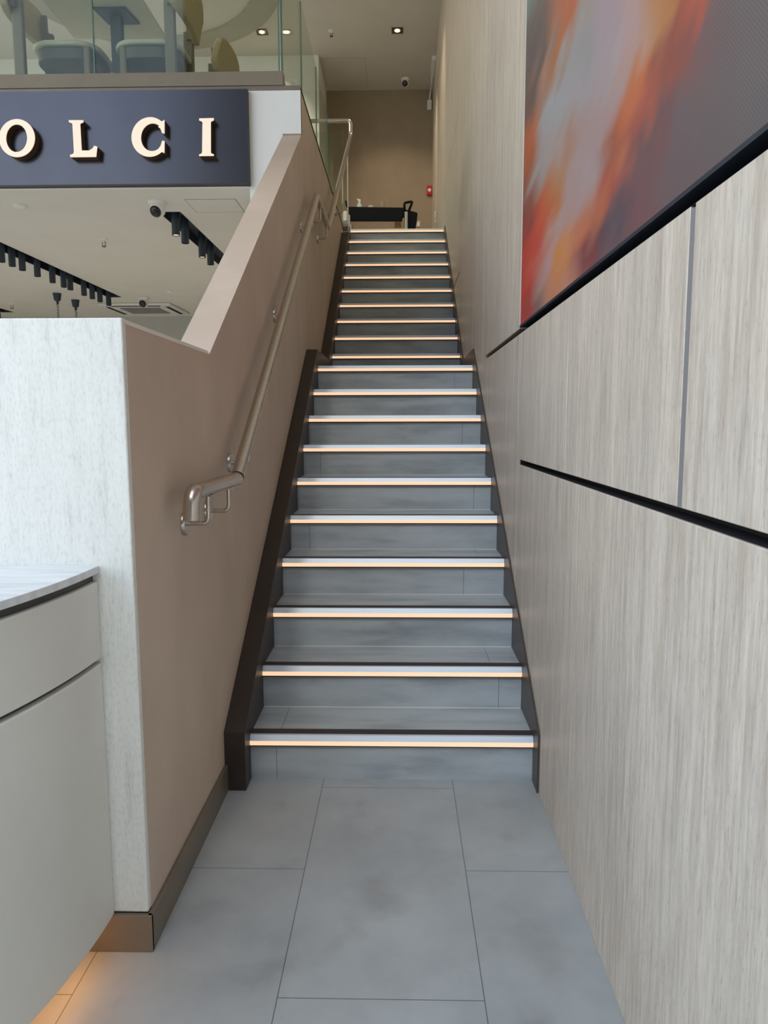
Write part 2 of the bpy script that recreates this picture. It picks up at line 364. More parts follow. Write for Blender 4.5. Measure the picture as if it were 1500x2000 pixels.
struct(MB().box(-7.0, 6.0, -16.0, -15.0, 0, 17).build('wall_street_unseen', 'skirt'))  # unseen building face added behind the camera to darken the sign's reflection

# ------------------------------------------------------------ staircase
sc = empty('staircase', (0, 2.6, 0), 'grey tiled staircase with warm lit nosings between the brown and marble walls', 'staircase')
rj = {0: -.47, 1: .41, 3: .31, 4: -.47, 5: .41, 6: -.47, 7: .39, 9: .38, 12: -.38, 15: -.4, 17: .37}
tj = {0: -.46, 1: .38, 3: .39, 5: -.42, 8: .3}
for i, (y, z) in enumerate(STEP):
    yn = STEP[i+1][0] if i < 19 else 8.815
    z0 = z - (R1 if i < 10 else R2)
    m = MB(); g = .0007
    a = rj.get(i); b = tj.get(i)
    for x0, x1 in (((XL, a-g), (a+g, XR)) if a is not None else ((XL, XR),)):
        m.box(x0, x1, y, y+.012, z0 if i == 0 else z0-.0005, z-.012)
    for x0, x1 in (((XL, b-g), (b+g, XR)) if b is not None else ((XL, XR),)):
        m.box(x0, x1, y, yn-.0004, z-.012, z)
    s = m.build('step', 'step', sc)
    MB().box(XL, XR, y+.0125, yn+.011, z0-.02, z-.0125).build('step_core', 'black', s)
    # slanted aluminium nosing, warm light strip under it, dark lip
    MB().prism_x([(y+.004, z+.0035), (y-.008, z+.0035), (y-.018, z-.0165), (y+.0, z-.0165)], XL+.001, XR-.001).build('nosing', 'alu', s)
    MB().prism_x([(y-.0185, z-.0167), (y-.0165, z-.0345), (y-.0002, z-.0345), (y-.0002, z-.0167)], XL+.001, XR-.001).build('light_strip', 'led', s)
    MB().prism_x([(y-.0165, z-.0347), (y-.013, z-.040), (y-.0003, z-.040), (y-.0003, z-.0347)], XL+.001, XR-.001).build('nosing_lip', 'strip', s)
    MB().box(XL+.001, XR-.001, y+.0042, y+.050, z+.0002, z+.0032).build('grip_strip', 'strip', s)
    MB().box(XL+.002, XR-.002, yn-.004, yn-.0003, z, z+.0025).build('tile_trim', 'white', s) if i < 9 else None
def stringer(x0, x1, name, m):
    top = [(2.528, 0), (2.528, .227), (5.095, 1.860), (5.925, 1.860), (8.50, 3.562), (8.79, 3.562), (8.79, 3.3)]
    bot = [(5.9, 1.5), (5.1, 1.5), (2.75, 0)]
    return MB().prism_x(top + bot, x0, x1).build(name, m, sc, bevel=.001, seg=1)
stringer(WL, XL, 'stringer', 'skirt'); stringer(XR, WR-.0005, 'stringer', 'skirt_r')

# ------------------------------------------------------------ baseboard and trims
struct(MB().box(WL, WL+.012, 1.70, 2.528, 0, .102).box(-.90, WL+.012, 1.699, 1.711, 0, .102).build('baseboard_left', 'bronze', bevel=.002))

# ------------------------------------------------------------ pale stone partition and reception desk
ps = empty('stone_partition', (-2.2, 1.72, 0), 'tall pale grey stone partition rising behind the curved desk', 'partition')
MB().box(-5.0, WL, 1.711, 1.7348, .103, 1.596).build('stone_face', 'stone', ps, bevel=.004, seg=3)
MB().box(-5.0, -.767, 1.735, 1.86, 0, 1.590).build('backing', 'white_paint', ps)
dk = empty('reception_desk', (-2.19, 1.2, 0), 'curved warm grey desk with a thin white marble top in front of the stone partition', 'desk')
CX, CY = -2.19, 1.7100
def arc(r, a0=0, a1=-180, n=72, cx=CX):
    return [(cx + r*math.cos(math.radians(a0+(a1-a0)*k/n)), CY + r*math.sin(math.radians(a0+(a1-a0)*k/n))) for k in range(n+1)]
def disc(r, z0, z1, name, m, bevel=0, n=72):
    return MB().prism_z(arc(r, n=n), z0, z1).build(name, m, dk, bevel=bevel, smooth='auto' if not bevel else False)
disc(1.461, .992, 1.010, 'marble_top', 'marble_top', .0015, 120)
disc(1.445, .972, .9918, 'shadow_gap', 'iron')
disc(1.457, .780, .972, 'upper_band', 'micro', .004, 120)
disc(1.440, .768, .7798, 'shadow_gap', 'iron')
disc(1.457, .100, .768, 'lower_band', 'micro', .004, 120)
disc(1.36, .0, .0995, 'plinth', 'bronze')
o = MB()
A = arc(1.362, n=60); B = arc(1.374, n=60)
o.prism_z(A + B[::-1], .080, .0985); o.build('toe_light', 'glow', dk)

# ------------------------------------------------------------ sign with lit letters
sg = empty('illuminated_sign', (-3.2, 4.98, 3.2), 'long satin grey fascia sign with glowing cream letters', 'sign')
MB().box(-6.6, -.990, 4.945, 4.9845, 2.915, 3.494).build('sign_board', 'sign', sg)
MB().box(-6.6, -.988, 4.943, 4.985, 2.905, 2.9148).box(-.9898, -.984, 4.943, 4.985, 2.905, 3.494).build('board_edge', 'sign_edge', sg)
def lp(u, v):    # lettering layout grid -> metres on the sign board
    return (.9913*(-2.590 + .003328*u - .00021*(v-180)), 1.35 + .9913*(2.136 - .003165*(v-180) - .0000392*u))
def letter(polys, name='letter'):
    """polys: list of outlines (outer first); ring shapes given as (outer, inner) point lists of equal length"""
    f = bmesh.new()
    def ext(loop_faces_pts):
        pass
    side = MB(); face = MB()
    for kind, data in polys:
        if kind == 'poly':
            pts = [lp(*p) for p in data]
            face.prism_y(pts, 4.884, 4.890); side.prism_y(pts, 4.890, 4.9448)
        else:
            outer, inner, closed = data
            n = len(outer); O = [lp(*p) for p in outer]; I = [lp(*p) for p in inner]
            for k in range(n if closed else n-1):
                k2 = (k+1) % n
                q = [O[k], O[k2], I[k2], I[k]]
                face.prism_y(q, 4.884, 4.890); side.prism_y(q, 4.890, 4.9448)
    for mb in (face, side):
        bmesh.ops.remove_doubles(mb.bm, verts=mb.bm.verts, dist=1e-5)
    s = side.build(name, 'letter_side', sg); face.build('letter_face', 'letter', s); f.free()
    s['label'] = 'cream glowing letter with dark sides'
def ell(cx, cy, rx, ry, t0, t1, n, tilt=0):
    out = []
    for k in range(n+1):
        t = math.radians(t0 + (t1-t0)*k/n)
        x, y = rx*math.cos(t), ry*math.sin(t); c, s_ = math.cos(tilt), math.sin(tilt)
        out.append((cx + x*c - y*s_, cy + x*s_ + y*c))
    return out
# D (mostly outside the frame), O, L, C, I
letter([('poly', [(-128, 236), (-96, 235), (-80, 240), (-66, 254), (-62, 270), (-66, 290), (-80, 305), (-96, 309), (-128, 309), (-128, 305), (-121, 303), (-121, 242), (-128, 240)])])
letter([('ring', (ell(34, 269.3, 35.3, 37, 0, 354, 59), ell(33.3, 269.5, 21, 27, 0, 354, 59), True))])
letter([('poly', [(136, 234.3), (164.5, 234.3), (165, 238), (159, 240.5), (158.5, 243), (162, 293.3), (177, 293.3), (184, 289), (187, 284), (192.7, 285.5), (190.8, 305.6), (140, 306.2), (139.3, 302), (146, 299.5), (147, 296), (143.5, 243), (142.5, 240.5), (136.5, 238)])])
letter([('ring', (ell(296, 266.7, 36, 38.3, -48, -318, 56), ell(301, 267.2, 22.5, 27, -55, -305, 56), False)),
        ('poly', [(314.5, 244), (319, 236.5), (323.8, 233.5), (324.5, 260), (320, 259), (316, 250), (312, 247)]),
        ('poly', [(313, 290.5), (317.5, 284), (320.5, 274), (325, 274.3), (325.3, 298), (321, 296), (316, 294)])])
letter([('poly', [(391.7, 230.7), (420, 230), (420.3, 234), (415, 236.5), (414.5, 239), (416.5, 296), (417.5, 298.5), (422.5, 300), (422.5, 303), (394, 303.5), (393.8, 300.5), (398.5, 298.8), (399.5, 296), (398.3, 239), (397.5, 236.8), (391.8, 234.5)])])

# ------------------------------------------------------------ ledge and glass balustrades
lg = struct(MB().box(-6.9, -.757, 4.975, 5.05, 3.528, 3.614).build('trim_ledge', 'bronze_ledge', bevel=.002))
MB().box(-6.9, WL, 4.983, 5.04, 3.4995, 3.5278).build('ledge_base', 'bronze', lg)
gb = empty('glass_balustrade', (-3, 5.012, 3.6), 'front glass balustrade standing on the bronze ledge above the sign', 'glass railing')
jx = [-6.9, -5.64, -4.42, -3.2, -1.995, -.785]
for a, b in zip(jx, jx[1:]):
    p = MB().box(a+.008, b-.004, 5.006, 5.018, 3.6142, 4.62).build('glass_pane', 'glass', gb)
    MB().box(b-.0038, b+.0035, 5.006, 5.018, 3.6142, 4.62).build('polished_edge', 'glass_edge', p)
gs = empty('glass_balustrade', (-.77, 7, 3.6), 'side glass balustrade running along the top of the brown stair wall', 'glass railing')
jy = [5.05, 6.03, 7.07, 8.10, 8.80]
for a, b in zip(jy, jy[1:]):
    p = MB().box(-.778, -.7665, a+.003, b-.003, 3.5755, 4.60).build('glass_pane', 'glass', gs)
    MB().box(-.778, -.7665, a+.001, a+.0029, 3.5755, 4.60).build('polished_edge', 'glass_edge', p)
MB().box(-.785, -.764, 5.04, 8.81, 3.5752, 3.60).build('base_channel', 'bronze', gs)
gr = empty('glass_balustrade', (-1.3, 8.93, 3.6), 'short glass return below the horizontal end of the handrail upstairs', 'glass railing')
MB().box(-2.0, -.668, 8.925, 8.937, 3.5755, 4.74).build('glass_pane', 'glass', gr)
MB().box(-.6678, -.666, 8.925, 8.937, 3.5755, 4.74).build('polished_edge', 'glass_edge', gr)

# ------------------------------------------------------------ handrail
hr = empty('handrail', (-.57, 3, 1.2), 'brushed steel handrail climbing the brown left wall on round wall brackets', 'handrail')
path = fillet([(-.574, 1.966, 1.085), (-.572, 1.976, 1.164), (-.57, 2.10, 1.163), (-.57, 2.515, 1.160)], .12, 10)
MB().tube(path, .0235, 28).build('rail_end', 'steel', hr, smooth='auto')
MB().lathe([(.0226, .004), (.0240, .005), (.0240, .016), (.0226, .017)], 20, org=(-.57, 2.512, 1.158), frame=Vector((0, .84, .545)).to_track_quat('Z', 'Y').to_matrix()).build('joint_collar', 'black', hr)
path = fillet([(-.57, 2.515, 1.160), (-.57, 5.184, 2.905), (-.57, 5.975, 2.895), (-.57, 8.85, 4.66), (-.57, 8.86, 4.83), (-2.0, 8.86, 4.83)], .045, 5)
MB().tube(path, .0225, 24).build('rail', 'steel', hr, smooth='auto')
MB().tube([(-2.0, 8.86, 4.83), (-2.0, 8.86, FLOOR2)], .021, 16).build('end_post', 'steel', hr, smooth='auto')
def bracket(y, z, zr):   # flange on the wall at (y, z), arm out and up to the rail underside zr
    b = MB().lathe([(0, 0), (.036, 0), (.036, .009), (.033, .013), (0, .013)], 28, 'x', (WL, y, z)).build('bracket', 'steel', hr, smooth='auto')
    MB().tube(fillet([(WL+.012, y, z), (-.57, y, z), (-.57, y, zr-.018)], .022, 6), .0070, 12).build('arm', 'steel', b, smooth='auto')
    MB().box(-.583, -.557, y-.022, y+.022, zr-.0235, zr-.0195).build('saddle', 'steel', b)
def railz(y): return 1.160 + (y-2.515)*(2.905-1.160)/(5.184-2.515)
bracket(2.13, 1.055, 1.161); bracket(2.39, 1.062, 1.160)
for y in (2.73, 3.80, 4.90): bracket(y, railz(y)-.098, railz(y))
bracket(5.40, 2.79, 2.903); bracket(5.86, 2.785, 2.897)
for y in (6.55, 7.55, 8.3): zz = 2.895 + (y-5.975)*(4.66-2.895)/(8.85-5.975); bracket(y, zz-.10 if zz-.14 < 3.45 else 3.45, zz)

# ------------------------------------------------------------ LED screen on the right wall
PICTURE = [   # red, green, blue of the picture shown, column by column from the far end
137,48,43,139,45,40,140,45,40,147,45,36,149,45,35,150,48,37,150,50,40,149,50,40,132,50,40,130,50,40,115,50,43,110,50,44,116,59,48,120,64,50,120,65,50,132,75,53,139,75,45,140,75,45,148,75,41,147,76,43,105,69,57,90,65,60,89,65,60,86,69,66,86,70,68,90,74,70,87,76,75,85,75,75,85,75,75,85,76,75,98,111,103,99,119,109,99,119,109,99,119,109,99,117,107,100,114,105,101,111,102,103,109,99,106,107,97,109,106,96,112,105,95,115,105,95,118,105,94,120,105,95,
132,52,48,136,48,43,132,55,50,149,46,36,159,62,49,164,69,54,160,59,45,159,55,40,152,56,43,119,52,45,127,57,47,123,66,51,124,79,66,134,128,127,138,92,72,140,77,48,149,75,41,156,82,48,159,85,50,123,81,65,93,74,68,86,70,68,96,76,70,113,88,78,91,77,75,85,75,75,86,75,75,94,80,75,95,80,75,98,105,97,99,112,103,99,111,102,101,109,99,104,107,97,107,105,95,111,105,94,115,105,94,118,105,94,121,105,94,123,105,94,125,106,95,127,106,95,128,107,96,130,107,96,
100,84,84,103,86,86,139,109,104,142,106,100,158,94,86,160,86,77,164,65,50,165,65,50,169,70,50,167,71,49,160,75,45,141,115,106,135,129,128,137,130,130,138,131,131,140,134,134,139,135,136,138,141,145,133,112,103,133,109,99,149,110,90,147,107,88,89,75,74,88,75,74,94,79,75,95,80,75,95,81,75,98,87,80,103,95,87,108,100,89,113,101,90,117,102,90,120,103,91,123,104,91,125,105,92,126,106,94,128,106,95,129,107,95,131,107,96,132,108,97,133,108,97,134,108,98,134,108,98,135,108,98,
147,107,90,156,109,88,157,111,90,155,124,124,155,124,124,159,109,99,156,121,113,161,100,82,164,84,50,161,94,56,158,100,63,152,112,87,144,131,128,144,134,134,143,134,134,139,139,142,139,142,146,140,143,147,147,117,103,148,99,69,149,94,60,123,102,92,138,106,90,145,97,71,140,92,69,140,92,70,139,95,73,136,98,78,134,100,83,133,102,86,133,104,89,132,105,92,133,107,94,133,107,95,134,108,96,134,109,97,135,109,98,135,109,98,136,109,99,137,109,99,137,109,99,137,109,99,138,109,98,138,109,98,
165,110,80,168,111,78,174,114,75,174,115,61,173,116,68,155,129,124,155,129,123,159,102,68,159,101,62,154,110,75,151,120,103,146,129,125,145,133,132,145,129,125,140,142,146,140,142,147,140,141,145,142,120,108,140,132,128,140,139,139,159,95,60,159,94,60,163,86,52,162,88,55,158,93,64,153,98,73,147,102,81,143,105,87,141,107,91,139,108,94,138,109,96,138,110,98,138,110,99,138,110,99,138,110,100,138,110,100,139,110,100,139,110,99,139,110,99,139,109,99,139,109,99,139,109,98,140,109,98,140,108,98,
165,114,93,165,114,94,171,114,70,174,119,79,174,119,80,159,123,108,150,129,128,150,129,127,150,129,127,150,125,115,149,115,101,149,115,100,149,117,104,143,136,137,144,139,144,144,139,144,138,139,141,138,139,141,144,126,116,151,114,97,164,85,50,163,88,56,159,96,69,155,102,78,151,105,86,148,108,91,145,110,95,143,111,98,142,112,100,141,112,101,141,112,101,141,112,101,141,112,101,141,111,101,141,111,100,141,111,100,141,110,100,141,110,99,141,109,99,141,109,98,141,108,98,140,108,97,140,108,97,140,107,97,
154,104,91,149,99,89,145,89,76,169,104,79,166,106,84,150,129,129,150,129,129,150,129,127,150,131,131,149,131,131,149,124,118,149,126,124,145,137,140,144,139,144,144,139,144,138,138,140,135,135,138,139,136,135,140,139,139,142,133,129,150,116,100,152,111,94,151,112,96,149,113,99,148,114,102,146,115,103,145,115,104,144,114,104,144,114,103,143,113,103,143,113,102,143,112,102,142,111,101,142,111,100,142,110,100,142,110,99,142,109,98,141,109,98,141,108,97,141,108,97,141,107,97,141,107,96,141,107,96,140,106,96,
117,67,69,110,59,64,115,55,57,169,99,70,163,103,81,154,124,119,150,133,136,150,134,139,150,131,131,149,129,131,149,129,131,148,132,134,145,139,143,142,138,142,135,135,138,135,135,138,138,135,137,142,135,134,145,130,127,148,125,119,149,122,114,150,120,112,149,120,111,148,119,110,147,118,108,147,117,107,146,116,106,145,115,104,145,114,103,144,113,102,144,112,101,144,111,100,143,110,99,143,110,99,142,109,98,142,108,98,142,108,97,142,107,97,141,107,96,141,107,96,141,106,96,141,106,95,141,106,95,140,105,95,
112,57,61,110,52,56,131,81,69,151,91,70,162,99,79,155,124,119,150,134,138,149,129,131,149,129,131,150,129,130,152,131,131,150,138,142,148,137,143,149,137,144,149,137,144,149,135,144,149,134,144,149,134,143,150,132,137,150,129,129,151,126,122,150,123,117,150,121,114,149,119,110,148,117,108,148,116,106,147,114,104,146,113,102,145,112,101,145,111,100,144,110,99,144,109,98,143,109,98,143,108,97,142,108,97,142,107,96,142,107,96,141,106,95,141,106,95,141,106,95,141,105,95,140,105,94,140,105,94,140,104,94,
95,71,77,88,65,73,87,61,70,163,89,65,163,90,67,154,78,63,145,106,98,144,99,87,154,127,126,154,130,130,150,139,144,150,139,144,151,139,145,151,140,146,150,135,145,150,135,144,150,135,144,151,134,140,153,131,132,153,128,125,152,124,118,152,121,113,151,119,109,150,117,106,149,115,104,148,113,102,147,112,101,146,111,100,145,110,99,144,109,98,144,108,97,143,108,97,143,107,96,142,107,96,142,106,95,142,106,95,141,106,95,141,105,94,141,105,94,140,105,94,140,104,94,140,104,94,140,104,93,140,104,93,
94,74,81,93,74,81,80,70,79,108,73,75,153,75,61,156,83,63,143,81,60,150,80,55,158,121,114,152,137,139,158,135,131,155,144,149,155,144,149,152,136,144,152,135,144,154,136,141,156,134,137,156,131,129,155,127,122,154,123,115,153,120,110,152,117,106,151,115,104,149,113,102,148,112,100,147,111,99,146,110,98,145,109,97,144,108,96,144,107,96,143,107,96,143,106,95,142,106,95,142,105,95,141,105,94,141,105,94,141,105,94,140,104,94,140,104,94,140,104,93,140,104,93,140,103,93,139,103,93,139,103,93,
90,73,80,80,70,79,83,70,79,91,70,79,142,78,74,164,99,69,157,85,59,174,94,60,173,102,69,160,134,129,165,136,132,164,139,139,164,139,139,164,139,139,163,138,137,161,134,131,159,129,122,158,124,114,156,121,109,154,117,105,153,115,102,151,113,100,150,111,99,148,110,98,147,109,97,146,108,96,145,107,96,144,107,95,143,106,95,143,106,95,142,105,94,142,105,94,141,105,94,141,104,94,141,104,94,140,104,93,140,104,93,140,104,93,140,103,93,139,103,93,139,103,93,139,103,93,139,103,92,139,103,92,
98,73,79,102,73,79,92,70,79,109,73,77,136,80,71,129,75,70,148,79,66,174,99,65,177,101,63,174,110,70,166,137,132,165,139,139,165,139,139,164,137,133,163,131,120,161,125,110,159,120,104,157,116,100,155,114,98,153,112,97,151,110,96,149,109,95,148,108,95,147,107,95,146,107,94,145,106,94,144,106,94,143,105,94,142,105,94,142,105,93,141,104,93,141,104,93,141,104,93,140,104,93,140,103,93,140,103,93,140,103,93,139,103,93,139,103,93,139,103,92,139,103,92,139,102,92,139,102,92,139,102,92,
109,74,79,109,74,80,105,74,81,106,75,81,102,75,79,108,75,77,152,77,65,166,90,66,178,101,61,170,134,118,169,134,118,168,130,110,166,127,105,165,122,95,163,118,92,160,114,91,157,112,91,155,110,92,152,108,92,151,107,92,149,107,92,147,106,92,146,106,93,145,105,93,144,105,93,143,105,93,143,104,93,142,104,93,141,104,93,141,104,93,141,103,93,140,103,93,140,103,93,140,103,93,139,103,92,139,103,92,139,103,92,139,102,92,139,102,92,139,102,92,139,102,92,139,102,92,138,102,92,138,102,92,
109,75,80,106,75,81,105,75,81,103,75,80,100,75,79,144,81,70,155,81,65,153,79,64,141,77,61,169,124,90,169,124,89,169,116,70,167,114,72,164,111,76,160,108,80,157,106,83,154,105,85,152,105,87,150,104,88,148,104,89,146,104,90,145,104,91,144,104,91,143,104,92,143,103,92,142,103,92,141,103,92,141,103,92,140,103,92,140,103,92,140,103,92,140,103,92,139,103,92,139,102,92,139,102,92,139,102,92,139,102,92,139,102,92,139,102,92,138,102,92,138,102,92,138,102,92,138,102,92,138,102,92,
105,79,84,102,81,86,103,78,84,106,77,80,109,75,78,105,75,79,129,76,70,140,75,60,144,85,67,167,115,72,169,114,65,168,113,65,164,107,68,159,102,72,156,101,76,153,101,80,150,101,83,148,101,85,147,102,87,145,102,88,144,102,89,143,102,90,142,102,90,142,102,91,141,102,91,141,102,91,140,102,92,140,102,92,140,102,92,139,102,92,139,102,92,139,102,92,139,102,92,139,102,92,139,102,92,138,102,92,138,102,92,138,102,92,138,102,92,138,102,92,138,101,92,138,101,91,138,101,91,138,101,91,
100,84,89,100,84,89,100,84,89,105,80,83,105,75,80,106,75,79,136,75,63,135,70,60,135,70,60,168,112,64,166,107,63,161,99,64,157,95,67,154,95,72,151,96,76,149,97,79,147,98,82,145,99,85,144,100,86,143,101,88,142,101,89,142,101,89,141,101,90,140,102,91,140,102,91,140,102,91,139,102,91,139,102,91,139,102,92,139,102,92,139,102,92,139,102,92,138,102,92,138,102,92,138,102,92,138,102,92,138,101,92,138,101,91,138,101,91,138,101,91,138,101,91,138,101,91,138,101,91,138,101,91,
99,84,89,98,84,89,98,84,89,98,87,91,98,87,91,107,84,84,133,73,63,132,73,64,149,75,55,152,78,56,158,84,60,156,87,64,152,90,68,149,92,73,147,94,77,145,96,80,143,97,83,142,98,85,142,99,86,141,100,88,140,100,89,140,101,89,140,101,90,139,101,90,139,101,91,139,101,91,139,101,91,139,101,91,138,101,91,138,101,91,138,101,91,138,101,91,138,101,91,138,101,91,138,101,91,138,101,91,138,101,91,138,101,91,138,101,91,138,101,91,138,101,91,138,101,91,138,101,91,138,101,91,
98,84,89,98,85,89,98,85,90,98,87,91,98,87,91,116,81,80,127,76,70,130,75,67,164,79,59,162,80,60,156,82,62,150,85,67,146,88,71,144,91,75,142,93,79,141,95,81,140,96,84,140,98,85,140,98,87,139,99,88,139,100,89,139,100,89,139,100,90,139,101,90,138,101,91,138,101,91,138,101,91,138,101,91,138,101,91,138,101,91,138,101,91,138,101,91,138,101,91,138,101,91,138,101,91,138,101,91,138,101,91,138,101,91,138,101,91,138,101,91,138,101,91,138,101,91,138,101,91,138,101,91,
98,85,89,98,85,90,98,87,91,98,87,91,105,86,88,110,84,87,110,84,87,164,79,60,164,80,60,156,81,63,147,83,68,142,86,71,140,89,75,139,91,78,138,93,81,138,95,83,138,96,85,138,97,86,138,98,87,138,99,88,138,99,89,138,100,89,138,100,90,138,100,90,138,100,90,138,101,91,138,101,91,138,101,91,138,101,91,138,101,91,138,101,91,138,101,91,138,101,91,138,101,91,138,101,91,138,101,91,138,101,91,138,101,91,138,101,91,138,101,91,138,101,91,138,101,91,138,101,91,138,100,91,
98,85,90,97,87,91,96,87,91,99,88,91,102,88,91,109,85,88,105,86,89,116,85,83,137,83,73,137,83,72,136,85,74,135,87,76,135,90,78,135,92,80,135,93,82,136,95,84,136,96,85,136,97,87,137,98,88,137,99,88,137,99,89,137,100,89,137,100,90,137,100,90,137,100,90,137,100,91,137,101,91,137,101,91,137,101,91,137,101,91,137,101,91,137,101,91,137,101,91,137,101,91,137,101,91,137,101,91,137,101,91,137,101,91,137,101,91,137,101,91,137,100,91,138,100,91,138,100,91,138,100,91,
96,87,91,96,87,91,96,88,92,99,89,92,100,89,92,101,88,91,100,87,91,103,87,90,119,85,82,125,86,79,128,87,79,130,89,80,131,90,81,132,92,82,133,94,84,134,95,85,135,96,86,135,97,87,136,98,88,136,98,89,136,99,89,137,99,90,137,100,90,137,100,90,137,100,90,137,100,91,137,100,91,137,100,91,137,100,91,137,101,91,137,101,91,137,101,91,137,101,91,137,101,91,137,101,91,137,100,91,137,100,91,137,100,91,137,100,91,137,100,91,137,100,91,137,100,91,137,100,90,137,100,90,
96,88,91,96,88,92,97,89,92,99,90,93,100,89,92,100,88,91,100,88,91,105,88,89,113,87,85,119,87,83,123,88,82,126,90,82,128,91,83,130,93,84,132,94,85,133,95,86,134,96,87,135,97,88,135,98,88,136,98,89,136,99,89,136,99,90,136,100,90,136,100,90,137,100,90,137,100,90,137,100,91,137,100,91,137,100,91,137,100,91,137,100,91,137,100,91,137,100,91,137,100,91,137,100,91,137,100,91,137,100,91,137,100,91,137,100,91,137,100,91,137,100,90,137,100,90,137,100,90,137,100,90,
96,88,92,96,89,92,98,91,93,98,91,93,100,90,93,98,91,94,99,91,94,102,90,92,109,89,88,115,89,85,120,89,84,124,90,84,127,92,84,129,93,85,131,94,86,132,96,87,133,96,87,134,97,88,135,98,89,135,98,89,136,99,89,136,99,90,136,99,90,136,100,90,136,100,90,137,100,90,137,100,91,137,100,91,137,100,91,137,100,91,137,100,91,137,100,91,137,100,91,137,100,91,137,100,91,137,100,91,137,100,91,137,100,91,137,100,90,137,100,90,137,100,90,137,100,90,137,100,90,137,100,90,
96,89,92,97,91,93,98,92,94,99,93,96,98,92,95,98,91,94,98,91,94,101,91,92,108,90,89,114,90,87,119,90,85,123,91,85,126,92,85,129,94,86,130,95,86,132,96,87,133,97,88,134,97,88,134,98,89,135,98,89,135,99,90,136,99,90,136,99,90,136,100,90,136,100,90,136,100,90,137,100,90,137,100,91,137,100,91,137,100,91,137,100,91,137,100,91,137,100,91,137,100,91,137,100,91,137,100,90,137,100,90,137,100,90,137,100,90,137,100,90,137,100,90,137,100,90,137,100,90,137,100,90,
96,91,94,96,92,94,99,94,97,99,94,97,98,92,95,98,91,94,98,91,94,102,91,92,108,90,89,114,90,87,119,91,86,123,92,86,126,93,86,128,94,86,130,95,87,132,96,88,133,97,88,133,97,89,134,98,89,135,98,89,135,99,90,135,99,90,136,99,90,136,100,90,136,100,90,136,100,90,136,100,90,137,100,90,137,100,90,137,100,91,137,100,91,137,100,90,137,100,90,137,100,90,137,100,90,137,100,90,137,100,90,137,100,90,137,100,90,137,100,90,137,100,90,137,100,90,137,100,90,137,100,90,
95,92,94,95,92,95,99,94,97,99,94,97,98,92,95,98,92,94,99,91,94,103,91,92,109,90,89,115,91,88,120,91,87,123,92,86,126,93,87,128,95,87,130,95,87,131,96,88,133,97,88,133,98,89,134,98,89,135,98,89,135,99,90,135,99,90,136,99,90,136,99,90,136,100,90,136,100,90,136,100,90,137,100,90,137,100,90,137,100,90,137,100,90,137,100,90,137,100,90,137,100,90,137,100,90,137,100,90,137,100,90,137,100,90,137,100,90,137,100,90,137,100,90,137,100,90,137,100,90,137,100,90,
95,92,95,95,92,95,99,94,97,99,93,96,98,92,95,98,92,94,101,91,93,105,91,91,111,91,89,116,91,88,120,92,87,124,93,87,126,94,87,129,95,87,130,96,88,131,96,88,133,97,89,133,98,89,134,98,89,135,99,90,135,99,90,135,99,90,136,99,90,136,99,90,136,100,90,136,100,90,136,100,90,136,100,90,137,100,90,137,100,90,137,100,90,137,100,90,137,100,90,137,100,90,137,100,90,137,100,90,137,100,90,137,100,90,137,100,90,137,100,90,137,100,90,137,100,90,137,100,90,137,100,90,
95,92,95,97,93,96,99,94,97,99,93,96,98,92,95,100,91,94,103,91,92,107,91,91,113,91,89,117,92,88,121,92,87,124,93,87,127,94,87,129,95,88,130,96,88,132,97,88,133,97,89,133,98,89,134,98,89,134,99,90,135,99,90,135,99,90,136,99,90,136,99,90,136,100,90,136,100,90,136,100,90,136,100,90,137,100,90,137,100,90,137,100,90,137,100,90,137,100,90,137,100,90,137,100,90,137,100,90,137,100,90,137,100,90,137,100,90,137,100,90,137,100,90,137,100,90,137,100,90,137,100,90,
95,92,95,97,93,96,99,94,97,99,93,95,99,92,94,101,91,93,105,91,92,109,91,90,114,91,89,118,92,88,122,93,88,125,94,88,127,95,88,129,96,88,131,96,88,132,97,89,133,97,89,133,98,89,134,98,89,135,99,90,135,99,90,135,99,90,136,99,90,136,99,90,136,99,90,136,100,90,136,100,90,136,100,90,137,100,90,137,100,90,137,100,90,137,100,90,137,100,90,137,100,90,137,100,90,137,100,90,137,100,90,137,100,90,137,100,90,137,100,90,137,100,90,137,100,90,137,100,90,137,100,90,
96,92,95,98,93,96,99,93,96,99,92,95,101,92,94,103,91,93,107,91,91,111,91,90,116,92,89,120,93,88,123,93,88,126,94,88,128,95,88,129,96,88,131,96,89,132,97,89,133,98,89,133,98,89,134,98,90,135,99,90,135,99,90,135,99,90,136,99,90,136,99,90,136,99,90,136,99,90,136,100,90,136,100,90,137,100,90,137,100,90,137,100,90,137,100,90,137,100,90,137,100,90,137,100,90,137,100,90,137,100,90,137,100,90,137,100,90,137,100,90,137,100,90,137,100,90,137,99,90,137,99,90,
97,92,95,98,93,96,99,93,95,100,92,94,102,92,93,105,91,92,109,91,91,113,92,89,117,92,88,121,93,88,124,94,88,126,95,88,128,95,88,130,96,88,131,97,89,132,97,89,133,98,89,134,98,89,134,98,90,135,99,90,135,99,90,135,99,90,136,99,90,136,99,90,136,99,90,136,99,90,136,100,90,136,100,90,137,100,90,137,100,90,137,100,90,137,100,90,137,100,90,137,100,90,137,100,90,137,100,90,137,100,90,137,100,90,137,100,90,137,99,90,137,99,90,137,99,90,137,99,90,137,99,90,
